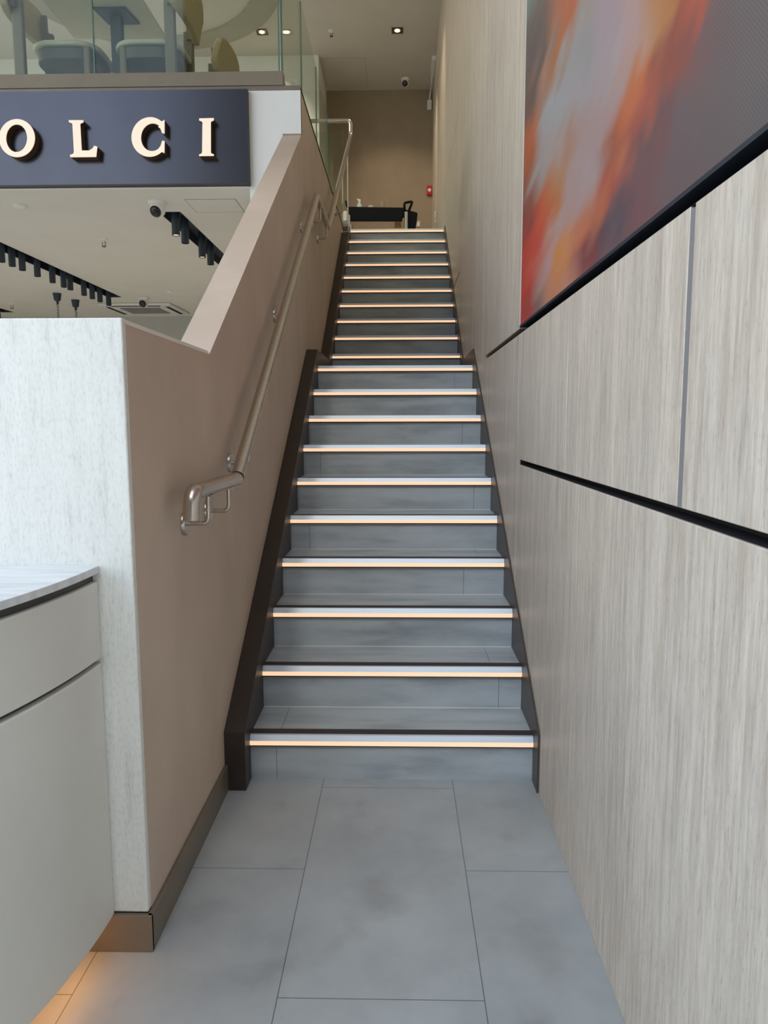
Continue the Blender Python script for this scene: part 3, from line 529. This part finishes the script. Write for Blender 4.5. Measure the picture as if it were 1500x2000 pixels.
98,92,95,99,93,95,100,92,95,102,92,94,104,92,93,107,92,91,111,92,90,115,92,89,119,93,88,122,93,88,125,94,88,127,95,88,129,96,88,130,96,89,131,97,89,132,97,89,133,98,89,134,98,89,134,98,90,135,99,90,135,99,90,135,99,90,136,99,90,136,99,90,136,99,90,136,99,90,136,99,90,136,100,90,137,100,90,137,100,90,137,100,90,137,100,90,137,100,90,137,100,90,137,100,90,137,100,90,137,100,90,137,99,90,137,99,90,137,99,90,137,99,90,137,99,90,137,99,90,137,99,90,
99,92,95,100,92,95,101,92,94,103,92,93,106,92,92,109,92,91,113,92,90,117,92,89,120,93,88,123,94,88,125,94,88,127,95,88,129,96,89,130,96,89,132,97,89,132,97,89,133,98,89,134,98,90,134,98,90,135,99,90,135,99,90,135,99,90,136,99,90,136,99,90,136,99,90,136,99,90,136,99,90,136,99,90,137,99,90,137,99,90,137,100,90,137,100,90,137,99,90,137,99,90,137,99,90,137,99,90,137,99,90,137,99,90,137,99,90,137,99,90,137,99,90,137,99,90,137,99,90,137,99,90,
100,92,94,101,92,94,103,92,93,105,92,92,108,92,91,111,92,90,115,92,89,118,93,89,121,93,88,124,94,88,126,95,88,128,95,88,130,96,89,131,97,89,132,97,89,133,98,89,133,98,89,134,98,90,134,98,90,135,99,90,135,99,90,135,99,90,136,99,90,136,99,90,136,99,90,136,99,90,136,99,90,137,99,90,137,99,90,137,99,90,137,99,90,137,99,90,137,99,90,137,99,90,137,99,90,137,99,90,137,99,90,137,99,90,137,99,90,137,99,90,137,99,90,137,99,90,137,99,89,137,99,89,
101,92,94,102,92,93,104,92,93,107,92,92,110,92,91,113,92,90,116,92,89,119,93,89,122,94,88,125,94,88,127,95,88,128,96,89,130,96,89,131,97,89,132,97,89,133,98,89,134,98,89,134,98,90,135,99,90,135,99,90,135,99,90,135,99,90,136,99,90,136,99,90,136,99,90,136,99,90,136,99,90,137,99,90,137,99,90,137,99,90,137,99,90,137,99,90,137,99,90,137,99,90,137,99,90,137,99,90,137,99,90,137,99,90,137,99,90,137,99,90,137,99,90,137,99,89,137,99,89,137,99,89,
102,92,93,104,92,93,106,92,92,108,92,91,111,92,90,115,92,90,118,93,89,121,93,89,123,94,89,125,95,88,127,95,89,129,96,89,130,96,89,131,97,89,132,97,89,133,98,89,134,98,89,134,98,90,135,99,90,135,99,90,135,99,90,136,99,90,136,99,90,136,99,90,136,99,90,136,99,90,136,99,90,137,99,90,137,99,90,137,99,90,137,99,90,137,99,90,137,99,90,137,99,90,137,99,90,137,99,90,137,99,90,137,99,90,137,99,90,137,99,90,137,99,89,137,99,89,137,99,89,138,99,89,
104,92,93,106,92,92,108,92,92,110,92,91,113,92,90,116,93,89,119,93,89,122,94,89,124,94,89,126,95,89,128,96,89,129,96,89,131,97,89,132,97,89,133,98,89,133,98,89,134,98,90,134,98,90,135,99,90,135,99,90,135,99,90,136,99,90,136,99,90,136,99,90,136,99,90,136,99,90,136,99,90,137,99,90,137,99,90,137,99,90,137,99,90,137,99,90,137,99,90,137,99,90,137,99,90,137,99,90,137,99,90,137,99,90,137,99,89,137,99,89,137,99,89,137,99,89,137,99,89,138,99,89,
105,92,92,107,92,92,109,92,91,112,92,90,115,92,90,117,93,89,120,93,89,123,94,89,125,95,89,127,95,89,129,96,89,130,96,89,131,97,89,132,97,89,133,98,89,133,98,89,134,98,90,134,98,90,135,99,90,135,99,90,135,99,90,136,99,90,136,99,90,136,99,90,136,99,90,136,99,90,137,99,90,137,99,90,137,99,90,137,99,90,137,99,90,137,99,90,137,99,90,137,99,90,137,99,90,137,99,90,137,99,90,137,99,89,137,99,89,137,99,89,137,99,89,137,99,89,138,99,89,138,99,89,
107,92,92,109,92,91,111,92,91,113,92,90,116,93,90,119,93,89,121,94,89,124,94,89,126,95,89,128,95,89,129,96,89,130,96,89,131,97,89,132,97,89,133,98,89,134,98,89,134,98,90,135,98,90,135,99,90,135,99,90,135,99,90,136,99,90,136,99,90,136,99,90,136,99,90,136,99,90,137,99,90,137,99,90,137,99,90,137,99,90,137,99,90,137,99,90,137,99,90,137,99,90,137,99,90,137,99,90,137,99,89,137,99,89,137,99,89,137,99,89,137,99,89,137,99,89,138,99,89,138,99,89,
109,92,91,110,92,91,113,92,90,115,93,90,118,93,89,120,93,89,122,94,89,125,95,89,126,95,89,128,96,89,129,96,89,131,97,89,132,97,89,132,97,89,133,98,89,134,98,89,134,98,90,135,98,90,135,99,90,135,99,90,136,99,90,136,99,90,136,99,90,136,99,90,136,99,90,136,99,90,137,99,90,137,99,90,137,99,90,137,99,90,137,99,90,137,99,90,137,99,90,137,99,90,137,99,89,137,99,89,137,99,89,137,99,89,137,99,89,137,99,89,137,99,89,138,99,89,138,99,89,138,99,89,
110,92,91,112,92,91,114,92,90,116,93,90,119,93,89,121,94,89,123,94,89,125,95,89,127,95,89,129,96,89,130,96,89,131,97,89,132,97,89,133,98,89,133,98,89,134,98,89,134,98,90,135,98,90,135,99,90,135,99,90,136,99,90,136,99,90,136,99,90,136,99,90,136,99,90,136,99,90,137,99,90,137,99,90,137,99,90,137,99,90,137,99,90,137,99,90,137,99,90,137,99,89,137,99,89,137,99,89,137,99,89,137,99,89,137,99,89,137,99,89,137,99,89,138,99,89,138,99,89,138,99,89,
112,92,91,113,92,90,115,93,90,118,93,89,120,93,89,122,94,89,124,94,89,126,95,89,128,96,89,129,96,89,130,97,89,131,97,89,132,97,89,133,98,89,134,98,89,134,98,89,134,98,90,135,99,90,135,99,90,135,99,90,136,99,90,136,99,90,136,99,90,136,99,90,136,99,90,137,99,90,137,99,90,137,99,90,137,99,90,137,99,90,137,99,90,137,99,90,137,99,89,137,99,89,137,99,89,137,99,89,137,99,89,137,99,89,137,99,89,137,99,89,138,99,89,138,99,89,138,99,89,138,99,89,
113,92,90,115,93,90,117,93,90,119,93,89,121,94,89,123,94,89,125,95,89,127,95,89,128,96,89,130,96,89,131,97,89,132,97,89,132,97,89,133,98,89,134,98,89,134,98,89,135,98,90,135,99,90,135,99,90,136,99,90,136,99,90,136,99,90,136,99,90,136,99,90,136,99,90,137,99,90,137,99,90,137,99,90,137,99,90,137,99,90,137,99,90,137,99,89,137,99,89,137,99,89,137,99,89,137,99,89,137,99,89,137,99,89,137,99,89,137,99,89,138,99,89,138,99,89,138,99,89,138,99,89,
114,93,90,116,93,90,118,93,89,120,93,89,122,94,89,124,94,89,126,95,89,127,95,89,129,96,89,130,96,89,131,97,89,132,97,89,133,97,89,133,98,89,134,98,89,134,98,89,135,98,90,135,99,90,135,99,90,136,99,90,136,99,90,136,99,90,136,99,90,136,99,90,136,99,90,137,99,90,137,99,90,137,99,90,137,99,90,137,99,89,137,99,89,137,99,89,137,99,89,137,99,89,137,99,89,137,99,89,137,99,89,137,99,89,137,99,89,138,99,89,138,99,89,138,99,89,138,99,89,138,99,89,
116,93,90,117,93,90,119,93,89,121,94,89,123,94,89,125,95,89,126,95,89,128,96,89,129,96,89,130,96,89,131,97,89,132,97,89,133,98,89,133,98,89,134,98,89,134,98,89,135,98,90,135,99,90,135,99,90,136,99,90,136,99,90,136,99,90,136,99,90,136,99,90,137,99,90,137,99,90,137,99,90,137,99,90,137,99,89,137,99,89,137,99,89,137,99,89,137,99,89,137,99,89,137,99,89,137,99,89,137,99,89,137,99,89,137,99,89,138,99,89,138,99,89,138,99,89,138,99,89,138,99,89]
NY, NZ = 46, 44
sn = empty('led_screen', (.52, 1.3, 1.76), 'large wall screen glowing with blurred orange, red and violet streaks on the marble wall', 'screen')
me = bpy.data.meshes.new('display_surface'); vs = []; fs = []; cols = []
ys = [1/(1/3.172 + (1/.75 - 1/3.172)*i/(NY-1)) for i in range(NY)]; ys[-1] = .35
zs = [1.764] + [1.757 + (3.5-1.757)*j/(NZ-1) for j in range(1, NZ)]; zs[-1] = 4.012
for i in range(NY):
    for j in range(NZ):
        vs.append((WR+.003, ys[i], zs[j])); k = (i*NZ+j)*3
        cols += [lin(PICTURE[k]), lin(PICTURE[k+1]), lin(PICTURE[k+2]), 1]
for i in range(NY-1):
    for j in range(NZ-1):
        a = i*NZ+j; fs.append((a, a+1, a+NZ+1, a+NZ))
me.from_pydata(vs, [], fs); at = me.color_attributes.new('picture', 'FLOAT_COLOR', 'POINT'); at.data.foreach_set('color', cols)
m = bpy.data.materials.new('led_picture'); m.use_nodes = True; N = m.node_tree.nodes; L = m.node_tree.links; b = N['Principled BSDF']
b.inputs['Base Color'].default_value = (.012, .012, .013, 1); b.inputs['Roughness'].default_value = .55; b.inputs['Specular IOR Level'].default_value = .25
ca = N.new('ShaderNodeVertexColor'); ca.layer_name = 'picture'
g = N.new('ShaderNodeNewGeometry'); ck = N.new('ShaderNodeTexChecker'); ck.inputs['Scale'].default_value = 260
ck.inputs['Color1'].default_value = W1(1.12); ck.inputs['Color2'].default_value = W1(.86)
mx = N.new('ShaderNodeMix'); mx.data_type = 'RGBA'; mx.blend_type = 'MULTIPLY'; mx.inputs[0].default_value = 1; mx.clamp_result = False
L.new(g.outputs['Position'], ck.inputs['Vector']); L.new(ca.outputs[0], mx.inputs[6]); L.new(ck.outputs[0], mx.inputs[7])
L.new(mx.outputs[2], b.inputs['Emission Color']); b.inputs['Emission Strength'].default_value = .88
o = link('display_surface', me, m, sn)
MB().box(WR+.0035, T, .345, 3.1725, 1.763, 4.013).build('cabinet', 'navy', sn)
MB().box(WR-.0006, T, YF+.1, 3.1725, 1.7545, 1.7635).build('lower_edge', 'navy', sn)

# ------------------------------------------------------------ light slots and spotlights in the lower ceiling
names = ['black light trough nearest the stairs, cut into the lower ceiling', 'long dark blue light trough crossing the middle of the lower ceiling', 'dark light trough at the far left of the lower ceiling']
for (x0, x1, y0, y1), lb in zip(sl, names):
    m = MB(); t = .004
    m.box(x0, x1, y0, y1, CEIL1+.075, CEIL1+.08).box(x0, x0+t, y0, y1, CEIL1, CEIL1+.075).box(x1-t, x1, y0, y1, CEIL1, CEIL1+.075)
    m.box(x0, x1, y0, y0+t, CEIL1, CEIL1+.075).box(x0, x1, y1-t, y1, CEIL1, CEIL1+.075)
    tag(m.build('light_trough', 'navy'), lb, 'light trough')
def spot_proto(lit):
    o = empty('spotlight', (0, 0, 0), '', 'spotlight')
    local(MB().lathe([(0, .20), (.030, .20), (.030, 0), (.0265, 0), (.0265, .012), (.022, .03), (0, .03)], 24).build('body', 'track', smooth='auto'), o)
    local(MB().lathe([(0, .0055), (.018, .006), (.0262, .0075)], 20).build('lens', 'lamp_dim' if lit else 'lens'), o)
    return o
prot = {0: spot_proto(0), 1: spot_proto(1)}; used = set()
def spot(x, y, lit, label, group):
    if lit not in used: o = prot[lit]; used.add(lit)
    else: o = copy_tree(prot[lit])
    o.location = (x*KC, y*KC, 2.773); o['label'] = label
    if group: o['group'] = group
g1 = 'cylinder spotlights in the trough nearest the stairs'; g2 = 'cylinder spotlights in the middle trough'; g3 = 'cylinder spotlights in the far left trough'
for y, lit, lb in ((5.47, 1, 'lit black cylinder spotlight at the near end of the trough by the stairs'),
               (5.70, 0, 'unlit black spotlight, second nearest in the trough by the stairs'),
               (6.18, 1, 'lit black spotlight, third nearest in the trough by the stairs'),
               (6.45, 0, 'unlit black cylinder spotlight where the sloping parapet cuts off the trough')):
    spot(-1.637, y, lit, lb, g1)
for x, y in ((-3.38, 6.0), (-3.38, 8.0), (-5.26, 7.0), (-5.26, 9.0), (-1.637, 6.6), (-1.637, 8.3)):   # fill spots added along the troughs to brighten the lower ceiling
    l = bpy.data.lights.new('trough_fill', 'SPOT'); l.energy = 130; l.color = (1, .86, .70); l.spot_size = math.radians(110); l.spot_blend = .8; l.shadow_soft_size = .03
    q = bpy.data.objects.new('trough_fill', l); C.objects.link(q); q.location = (x*KC, y*KC, 2.755)
ordn = ['cut off by the left photo edge', 'second from the left photo edge', 'third from the left photo edge', 'fourth from the left photo edge', 'fifth from the left photo edge',
        'left one of the close pair at the middle', 'right one of the close pair at the middle', 'fourth from the far pointed end', 'third from the far pointed end', 'next to last at the far end', 'last at the end by the air conditioner']
for y, od in zip((6.291, 6.461, 6.632, 6.905, 7.201, 7.438, 7.584, 7.909, 8.120, 8.325, 8.572), ordn):
    spot(-3.38, y, 0, 'dark blue spotlight in the middle trough, ' + od, g2)
for y, od in ((9.62, 'dark blue cylinder spotlight at the end of the far left trough'),): spot(-5.26, y, 0, od, None)

# ------------------------------------------------------------ ceiling fittings
def dome(x, y, z, r, aim, label, name='security_camera'):
    o = empty(name, (x, y, z), label, 'camera')
    local(MB().lathe([(0, 0), (r*1.18, 0), (r*1.18, -r*.16), (r*1.02, -r*.42), (r*.6, -r*.5), (0, -r*.5)], 32).build('mount', 'white', smooth='auto'), o)
    prof = [(r*.98*math.sin(math.radians(t)), -r*.95 + r*.98*math.cos(math.radians(t))) for t in range(0, 181, 12)]; prof[0] = (0, prof[0][1]); prof[-1] = (0, prof[-1][1])
    hd = local(MB().lathe(prof, 32).build('ball', 'white', smooth=True), o)
    d = Vector(aim).normalized(); fr = d.to_track_quat('Z', 'Y').to_matrix(); c = Vector((0, 0, -r*.95))
    ln = MB().lathe([(r*.72, r*.58), (r*.74, r*.72), (r*.62, r*.86), (r*.42, r*.96), (0, r*1.0)], 28, org=c, frame=fr).build('face', 'lens', smooth='auto'); ln.parent = hd; ln.matrix_parent_inverse = Matrix.Identity(4)
    rg = MB().lathe([(r*.24, r*.97), (r*.24, r*1.02), (r*.18, r*1.02), (r*.17, r*.98)], 20, org=c, frame=fr).build('lens_ring', 'iron', smooth='auto'); rg.parent = hd; rg.matrix_parent_inverse = Matrix.Identity(4)
    return o
dome(-1.71, 5.30, CEIL1, .055, (-.15, -.8, -.55), 'white dome camera on the lower ceiling just below the sign')
dome(-3.18, 9.18, CEIL1, .060, (-.05, -.85, -.45), 'white dome camera on the lower ceiling in front of the air conditioner')
dome(.085, 11.65, CEIL2, .058, (-.25, -.8, -.5), 'white dome camera on the upper ceiling near the back wall')
def sprinkler(x, y, z, label, s=1.0):
    o = empty('sprinkler', (x, y, z), label, 'sprinkler')
    local(MB().lathe([(0, 0), (.038*s, 0), (.036*s, -.006*s), (.014*s, -.012*s), (.010*s, -.022*s), (0, -.022*s)], 24).build('escutcheon', 'white', smooth='auto'), o)
    f = MB(); f.tube([(.012*s, 0, -.018*s), (.014*s, 0, -.045*s), (.004*s, 0, -.060*s)], .0028*s, 8); f.tube([(-.012*s, 0, -.018*s), (-.014*s, 0, -.045*s), (-.004*s, 0, -.060*s)], .0028*s, 8)
    local(f.build('frame', 'iron', smooth=True), o)
    local(MB().lathe([(0, -.058*s), (.018*s, -.058*s), (.018*s, -.061*s), (0, -.061*s)], 16).build('deflector', 'iron'), o)
sprinkler(-2.51, 6.32, CEIL1, 'small sprinkler head in the middle of the lower ceiling')
sprinkler(-5.02, 9.52, CEIL1, 'small sprinkler head far left behind the pendant cords', 1.1)
sprinkler(-.908, 10.27, CEIL2, 'sprinkler head on the upper ceiling left of the lit square downlight', 1.15)
def detector(x, y, z, r, label):
    tag(MB().lathe([(0, 0), (r, 0), (r, -r*.3), (r*.7, -r*.55), (0, -r*.6)], 28, org=(x, y, z)).build('smoke_detector', 'white', smooth='auto'), label, 'smoke detector')
detector(-2.71, 5.34, CEIL1, .045, 'small white smoke detector on the lower ceiling at the far left under the sign')
detector(-2.70, 8.71, CEIL1, .04, 'tiny white smoke detector on the lower ceiling right of the far dome camera')
def hatch(x0, x1, y0, y1, z, m, label):
    o = MB().box(x0, x1, y0, y1, z-.0015, z-.0001).build('access_panel', m); tag(o, label, 'access panel')
    w = .004; MB().box(x0-w, x0, y0-w, y1+w, z-.0017, z-.0002).box(x1, x1+w, y0-w, y1+w, z-.0017, z-.0002).box(x0, x1, y0-w, y0, z-.0017, z-.0002).box(x0, x1, y1, y1+w, z-.0017, z-.0002).build('frame', 'grout_grey', o)
hatch(-1.50, -1.15, 5.25, 5.56, CEIL1, 'ceil', 'flush square access panel in the lower ceiling beside the near dome camera')
hatch(-1.12, -.50, 11.0, 11.80, CEIL2, 'ceil_hi', 'flush square access panel in the upper ceiling above the brown back wall')
# ceiling cassette air conditioner
ac = empty('air_conditioner', (-3.43, 9.98, CEIL1-.03), 'white square cassette air conditioner at the back of the lower ceiling', 'air conditioner')
MB().box(-3.92, -2.96, 9.53, 10.45, CEIL1-.03, CEIL1-.001).build('panel', 'white', ac, bevel=.012)
MB().box(-3.70, -3.18, 9.75, 10.23, CEIL1-.036, CEIL1-.029).build('intake_grille', 'grout_grey', ac)
MB().box(-3.76, -3.12, 9.59, 9.64, CEIL1-.033, CEIL1-.029).box(-3.07, -3.02, 9.68, 10.30, CEIL1-.033, CEIL1-.029).box(-3.86, -3.81, 9.68, 10.30, CEIL1-.033, CEIL1-.029).build('air_slot', 'black', ac)
# retractable pendants
def pendant(x, y, label):
    o = empty('pendant_light', (x, y, CEIL1), label, 'pendant light', 'pendants behind the stone partition')
    local(MB().lathe([(0, 0), (.050, 0), (.036, -.085), (.016, -.092), (.014, -.125), (0, -.125)], 24).build('canopy', 'track', smooth='auto'), o)
    pts = [(.011*math.cos(k*.9), .011*math.sin(k*.9), -.12 - k*.0042) for k in range(150)]
    local(MB().tube(pts, .0035, 6).build('coiled_cord', 'track', smooth=True), o)
    local(MB().lathe([(.015, -.745), (.03, -.75), (.12, -.85), (.117, -.85), (.028, -.76), (0, -.755)], 28).build('lamp_shade', 'track', smooth='auto'), o)
pendant(-4.10, 8.83, 'left one of the two blue pendant lights hanging on coiled cords')
pendant(-4.09, 9.30, 'right one of the two blue pendant lights hanging on coiled cords')
# square downlights on the upper ceiling
def downlight(x, y, label):
    o = empty('downlight', (x, y, CEIL2), label, 'downlight')
    s = .075
    local(MB().box(-s, s, -s, -s+.02, -.006, 0).box(-s, s, s-.02, s, -.006, 0).box(-s, -s+.02, -s+.02, s-.02, -.006, 0).box(s-.02, s, -s+.02, s-.02, -.006, 0).build('frame', 'iron'), o)
    local(MB().box(-.056, .056, -.056, .056, -.0025, -.0005).build('reflector', 'gold'), o)
    local(MB().lathe([(0, -.006), (.034, -.006), (.034, -.0025), (0, -.0025)], 20).build('bulb', 'lamp'), o)
    l = bpy.data.lights.new('downlight_beam', 'SPOT'); l.energy = 75; l.color = (1, .82, .60); l.spot_size = math.radians(80); l.spot_blend = .7; l.shadow_soft_size = .04
    b = bpy.data.objects.new('downlight_beam', l); C.objects.link(b); b.parent = o; b.location = (0, 0, -.03); b.rotation_euler = (.5, 0, 0)
    return o
downlight(-.035, 10.28, 'lit square downlight with gold reflector on the upper ceiling above the stairs')
downlight(-.035, 8.55, 'added out-of-view square downlight on the upper ceiling, over the stair head')  # extra fixture added out of view to brighten the upper stairs
downlight(-1.83, 10.27, 'lit square downlight seen through the front glass balustrade')
# round ceiling feature seen through the glass
A = [(-3.05+1.65*math.cos(2*PI*k/72), 9.0+1.65*math.sin(2*PI*k/72)) for k in range(72)]
B = [(-3.05+1.32*math.cos(2*PI*k/72), 9.0+1.32*math.sin(2*PI*k/72)) for k in range(72)]
m = MB()
for k in range(72): k2 = (k+1) % 72; m.prism_z([A[k], A[k2], B[k2], B[k]], CEIL2-.03, CEIL2-.0005)
bmesh.ops.remove_doubles(m.bm, verts=m.bm.verts, dist=1e-5)
struct(m.build('trim_ceiling_ring', 'ring'))

# ------------------------------------------------------------ back wall fittings
cl = empty('emergency_light', (.47, 11.5, 6.43), 'thin white tube fitting in the upper corner of the back wall', 'light fitting')
MB().box(.455, .510, 10.95, 11.45, 6.452, 6.5095).build('housing', 'white', cl, bevel=.006)
MB().tube(fillet([(.478, 11.43, 6.46), (.478, 11.75, 6.45), (.47, 11.93, 6.44), (.465, 11.96, 6.40), (.46, 11.975, 6.30)], .08, 6), .012, 10).build('cable', 'white', cl, smooth=True)
MB().box(.425, .495, 11.955, 11.9995, 6.20, 6.34).build('junction_box', 'white', cl, bevel=.004)
rc = MB().box(.425, .508, 11.955, 11.9995, 4.93, 5.07).build('fire_call_point', 'red', bevel=.006); tag(rc, 'small red fire call point on the brown back wall at the right corner', 'alarm')
MB().lathe([(0, -.004), (.026, -.004), (.026, 0), (0, 0)], 16, 'y', (.466, 11.955, 5.0)).build('press_plate', 'white', rc)
sw = MB().box(.21, .325, 11.988, 11.9995, 4.45, 4.545).build('switch_plate', 'cream', bevel=.002); tag(sw, 'cream switch plate low on the back wall right of the black cart', 'switch')
MB().box(.225, .262, 11.984, 11.988, 4.47, 4.525).box(.272, .310, 11.984, 11.988, 4.47, 4.525).build('rocker', 'white', sw)
sw = MB().box(-.085, .02, 11.988, 11.9995, 4.45, 4.545).build('socket_plate', 'gold', bevel=.002); tag(sw, 'brown framed socket plate low on the back wall under the black cart', 'socket')
MB().box(-.07, -.04, 11.984, 11.988, 4.47, 4.525).box(-.025, .005, 11.984, 11.988, 4.47, 4.525).build('insert', 'skirt', sw)

# ------------------------------------------------------------ service cart and the bottles on it
ct = empty('service_cart', (-.25, 10.6, FLOOR2), 'black service cart parked at the head of the stairs', 'cart')
MB().prism_y([(-.715, 4.306), (-.70, 4.125), (.03, 4.118), (.06, 4.285), (.06, 4.300), (-.715, 4.318)], 10.40, 10.43).prism_y([(-.715, 4.296), (.06, 4.28), (.06, 4.300), (-.715, 4.318)], 10.43, 10.85).build('tray', 'cartblack', ct, bevel=.008)
MB().prism_y([(.062, 4.285), (.235, 4.240), (.245, 4.225), (.205, 4.03), (.19, 3.80), (.063, 3.80)], 10.42, 10.84).build('side_bin', 'cartblack', ct, bevel=.01)
MB().box(-.70, .06, 10.42, 10.83, 3.74, 3.78).build('shelf', 'cartblack', ct, bevel=.006)
for x, y in ((.088, 10.385), (.088, 10.865), (-.70, 10.385), (-.70, 10.865)):
    lgx = MB().tube([(x, y, 3.635), (x, y, 4.235 if x > 0 else 4.20)], .022 if x > 0 else .016, 16).build('leg', 'tube', ct, smooth='auto')
    MB().lathe([(0, -.012), (.030, -.012), (.030, .012), (0, .012)], 20, 'x', (x, y, FLOOR2+.030)).build('castor', 'black', lgx, smooth='auto')
    MB().box(x-.016, x+.016, y-.010, y+.010, FLOOR2+.036, FLOOR2+.068).build('castor_fork', 'tube', lgx)
MB().tube(fillet([(.065, 10.42, 4.26), (.060, 10.42, 4.365), (.175, 10.42, 4.385), (.120, 10.42, 4.25)], .03, 5), .017, 12).build('handle', 'cartblack', ct, smooth=True)
MB().tube(fillet([(-.70, 10.42, 4.30), (-.735, 10.42, 4.33), (-.745, 10.42, 4.40)], .02, 4), .014, 12).build('hook', 'cartblack', ct, smooth=True)
MB().box(-.79, -.732, 10.43, 10.60, 4.14, 4.27).build('towel_box', 'white', ct, bevel=.004)
sb = empty('spray_bottle', (-.565, 10.55, 4.318), 'white spray bottle standing on the left of the black cart', 'bottle')
local(MB().lathe([(0, 0), (.036, 0), (.038, .01), (.036, .06), (.018, .085), (.014, .10), (0, .10)], 24).build('bottle_body', 'clear', smooth='auto'), sb)
local(MB().prism_y([(-.016, .10), (.016, .10), (.018, .135), (-.032, .145), (-.034, .128), (-.016, .122)], -.012, .012).build('spray_head', 'white', bevel=.003), sb)
cp = MB().lathe([(0, 0), (.030, 0), (.034, .035), (.036, .036), (.036, .042), (0, .045)], 24, org=(-.405, 10.52, 4.315)).build('tub', 'white', smooth='auto'); tag(cp, 'low white lidded tub in the middle of the black cart', 'tub')
jr = empty('jar', (-.245, 10.55, 4.312), 'pale brown clear jar with a flat lid right of the white tub', 'jar')
local(MB().lathe([(0, 0), (.034, 0), (.034, .07), (.028, .08), (0, .08)], 24).build('jar_body', mat('tan_glass', rgb(150, 130, 112), .3), smooth='auto'), jr)
local(MB().lathe([(0, .08), (.030, .08), (.030, .098), (0, .098)], 24).build('lid', 'cushion', smooth='auto'), jr)

# ------------------------------------------------------------ cafe furniture upstairs, seen from below through the glass
tb = empty('cafe_table', (-2.15, 5.62, FLOOR2), 'square pale cafe table on a dark pedestal behind the front glass', 'table')
local(MB().box(-.35, .35, -.40, .30, .715, .74).build('tabletop', 'tabletop', bevel=.004), tb)
local(MB().prism_z([(-.03, -.13), (.20, -.13), (.23, .08), (0, .08)], .700, .7145).build('support_plate', 'iron', bevel=.002), tb)
local(MB().box(.055, .135, -.04, .02, .02, .700).build('pedestal', 'iron', bevel=.004), tb)
local(MB().box(-.15, .34, -.20, .22, 0, .02).build('table_base', 'iron', bevel=.004), tb)
def chair(label):
    """facing +x, origin under the seat centre"""
    o = empty('cafe_chair', (0, 0, FLOOR2), label, 'chair', 'cafe chairs behind the front glass')
    def rr(w, d, r, n=8):
        pts = []
        for cx_, cy_, a0 in ((w-r, d-r, 0), (-w+r, d-r, 90), (-w+r, -d+r, 180), (w-r, -d+r, 270)):
            for k in range(n+1): a = math.radians(a0+90*k/n); pts.append((cx_+r*math.cos(a), cy_+r*math.sin(a)))
        return pts
    local(MB().prism_z(rr(.25, .24, .16), .435, .470).build('seat', 'chairgrey', bevel=.014, seg=4), o)
    local(MB().prism_z(rr(.222, .212, .14), .355, .4345).build('seat_frame', 'chairdark', bevel=.006), o)
    for sx, sy in ((1, 1), (1, -1), (-1, 1), (-1, -1)):
        top = .44 if sx > 0 else .66
        x = .17 if sx > 0 else -.225
        local(MB().prism_z(rr(.024 if sx > 0 else .038, .022, .012, 3), 0, top).build('leg', 'chairleg'), o).location = (x, sy*.225 if sx < 0 else sy*.18, 0)
    # curved back pad
    m = MB(); n = 14; prev = None; rows = []
    for k in range(n+1):
        t = -1 + 2*k/n; y = t*.34; x = -.265 - .045*(1-t*t)
        h = .14*math.sqrt(max(.12, 1-abs(t)**8*.80)); rows.append([(x-.020, y, .705-h), (x-.060, y, .705+h), (x-.008, y, .705+h+.01), (x+.034, y, .705-h+.01)])
    V = [[m.bm.verts.new(p) for p in r] for r in rows]
    for a, b in zip(V, V[1:]):
        for q in range(4): m.bm.faces.new((a[q], a[(q+1) % 4], b[(q+1) % 4], b[q]))
    m.bm.faces.new(V[0]); m.bm.faces.new(V[-1][::-1])
    local(m.build('backrest', 'cushion', smooth=False, bevel=.012, seg=3), o)
    for sy in (1, -1): local(MB().box(-.262, -.222, sy*.235-.014, sy*.235+.014, .60, .78).build('back_bracket', 'chairleg'), o)
    return o
c0 = chair('tan and sage chair with its back to the left edge of the photo'); c0.location = (-2.40, 5.66, FLOOR2)
c1 = copy_tree(c0); c1.location = (-1.80, 5.66, FLOOR2); c1.rotation_euler = (0, 0, PI); c1['label'] = 'tan and sage chair right of the dark table pedestal, back turned towards the stairs'
c2 = copy_tree(c0); c2.location = (-1.74, 6.45, FLOOR2); c2.rotation_euler = (0, 0, PI); c2['label'] = 'farther cafe chair, only its lower backrest showing right of the nearer chair'

for c, d in ((c0, -.17), (c1, .17)):          # these two are swung a little, so their backs sit nearer the glass
    for ch in c.children:
        if ch.name.split('.')[0] in ('backrest', 'back_bracket'): ch.location.y += d
        elif ch.name.split('.')[0] == 'leg' and ch.location.x < 0: ch.location.y += d*.8
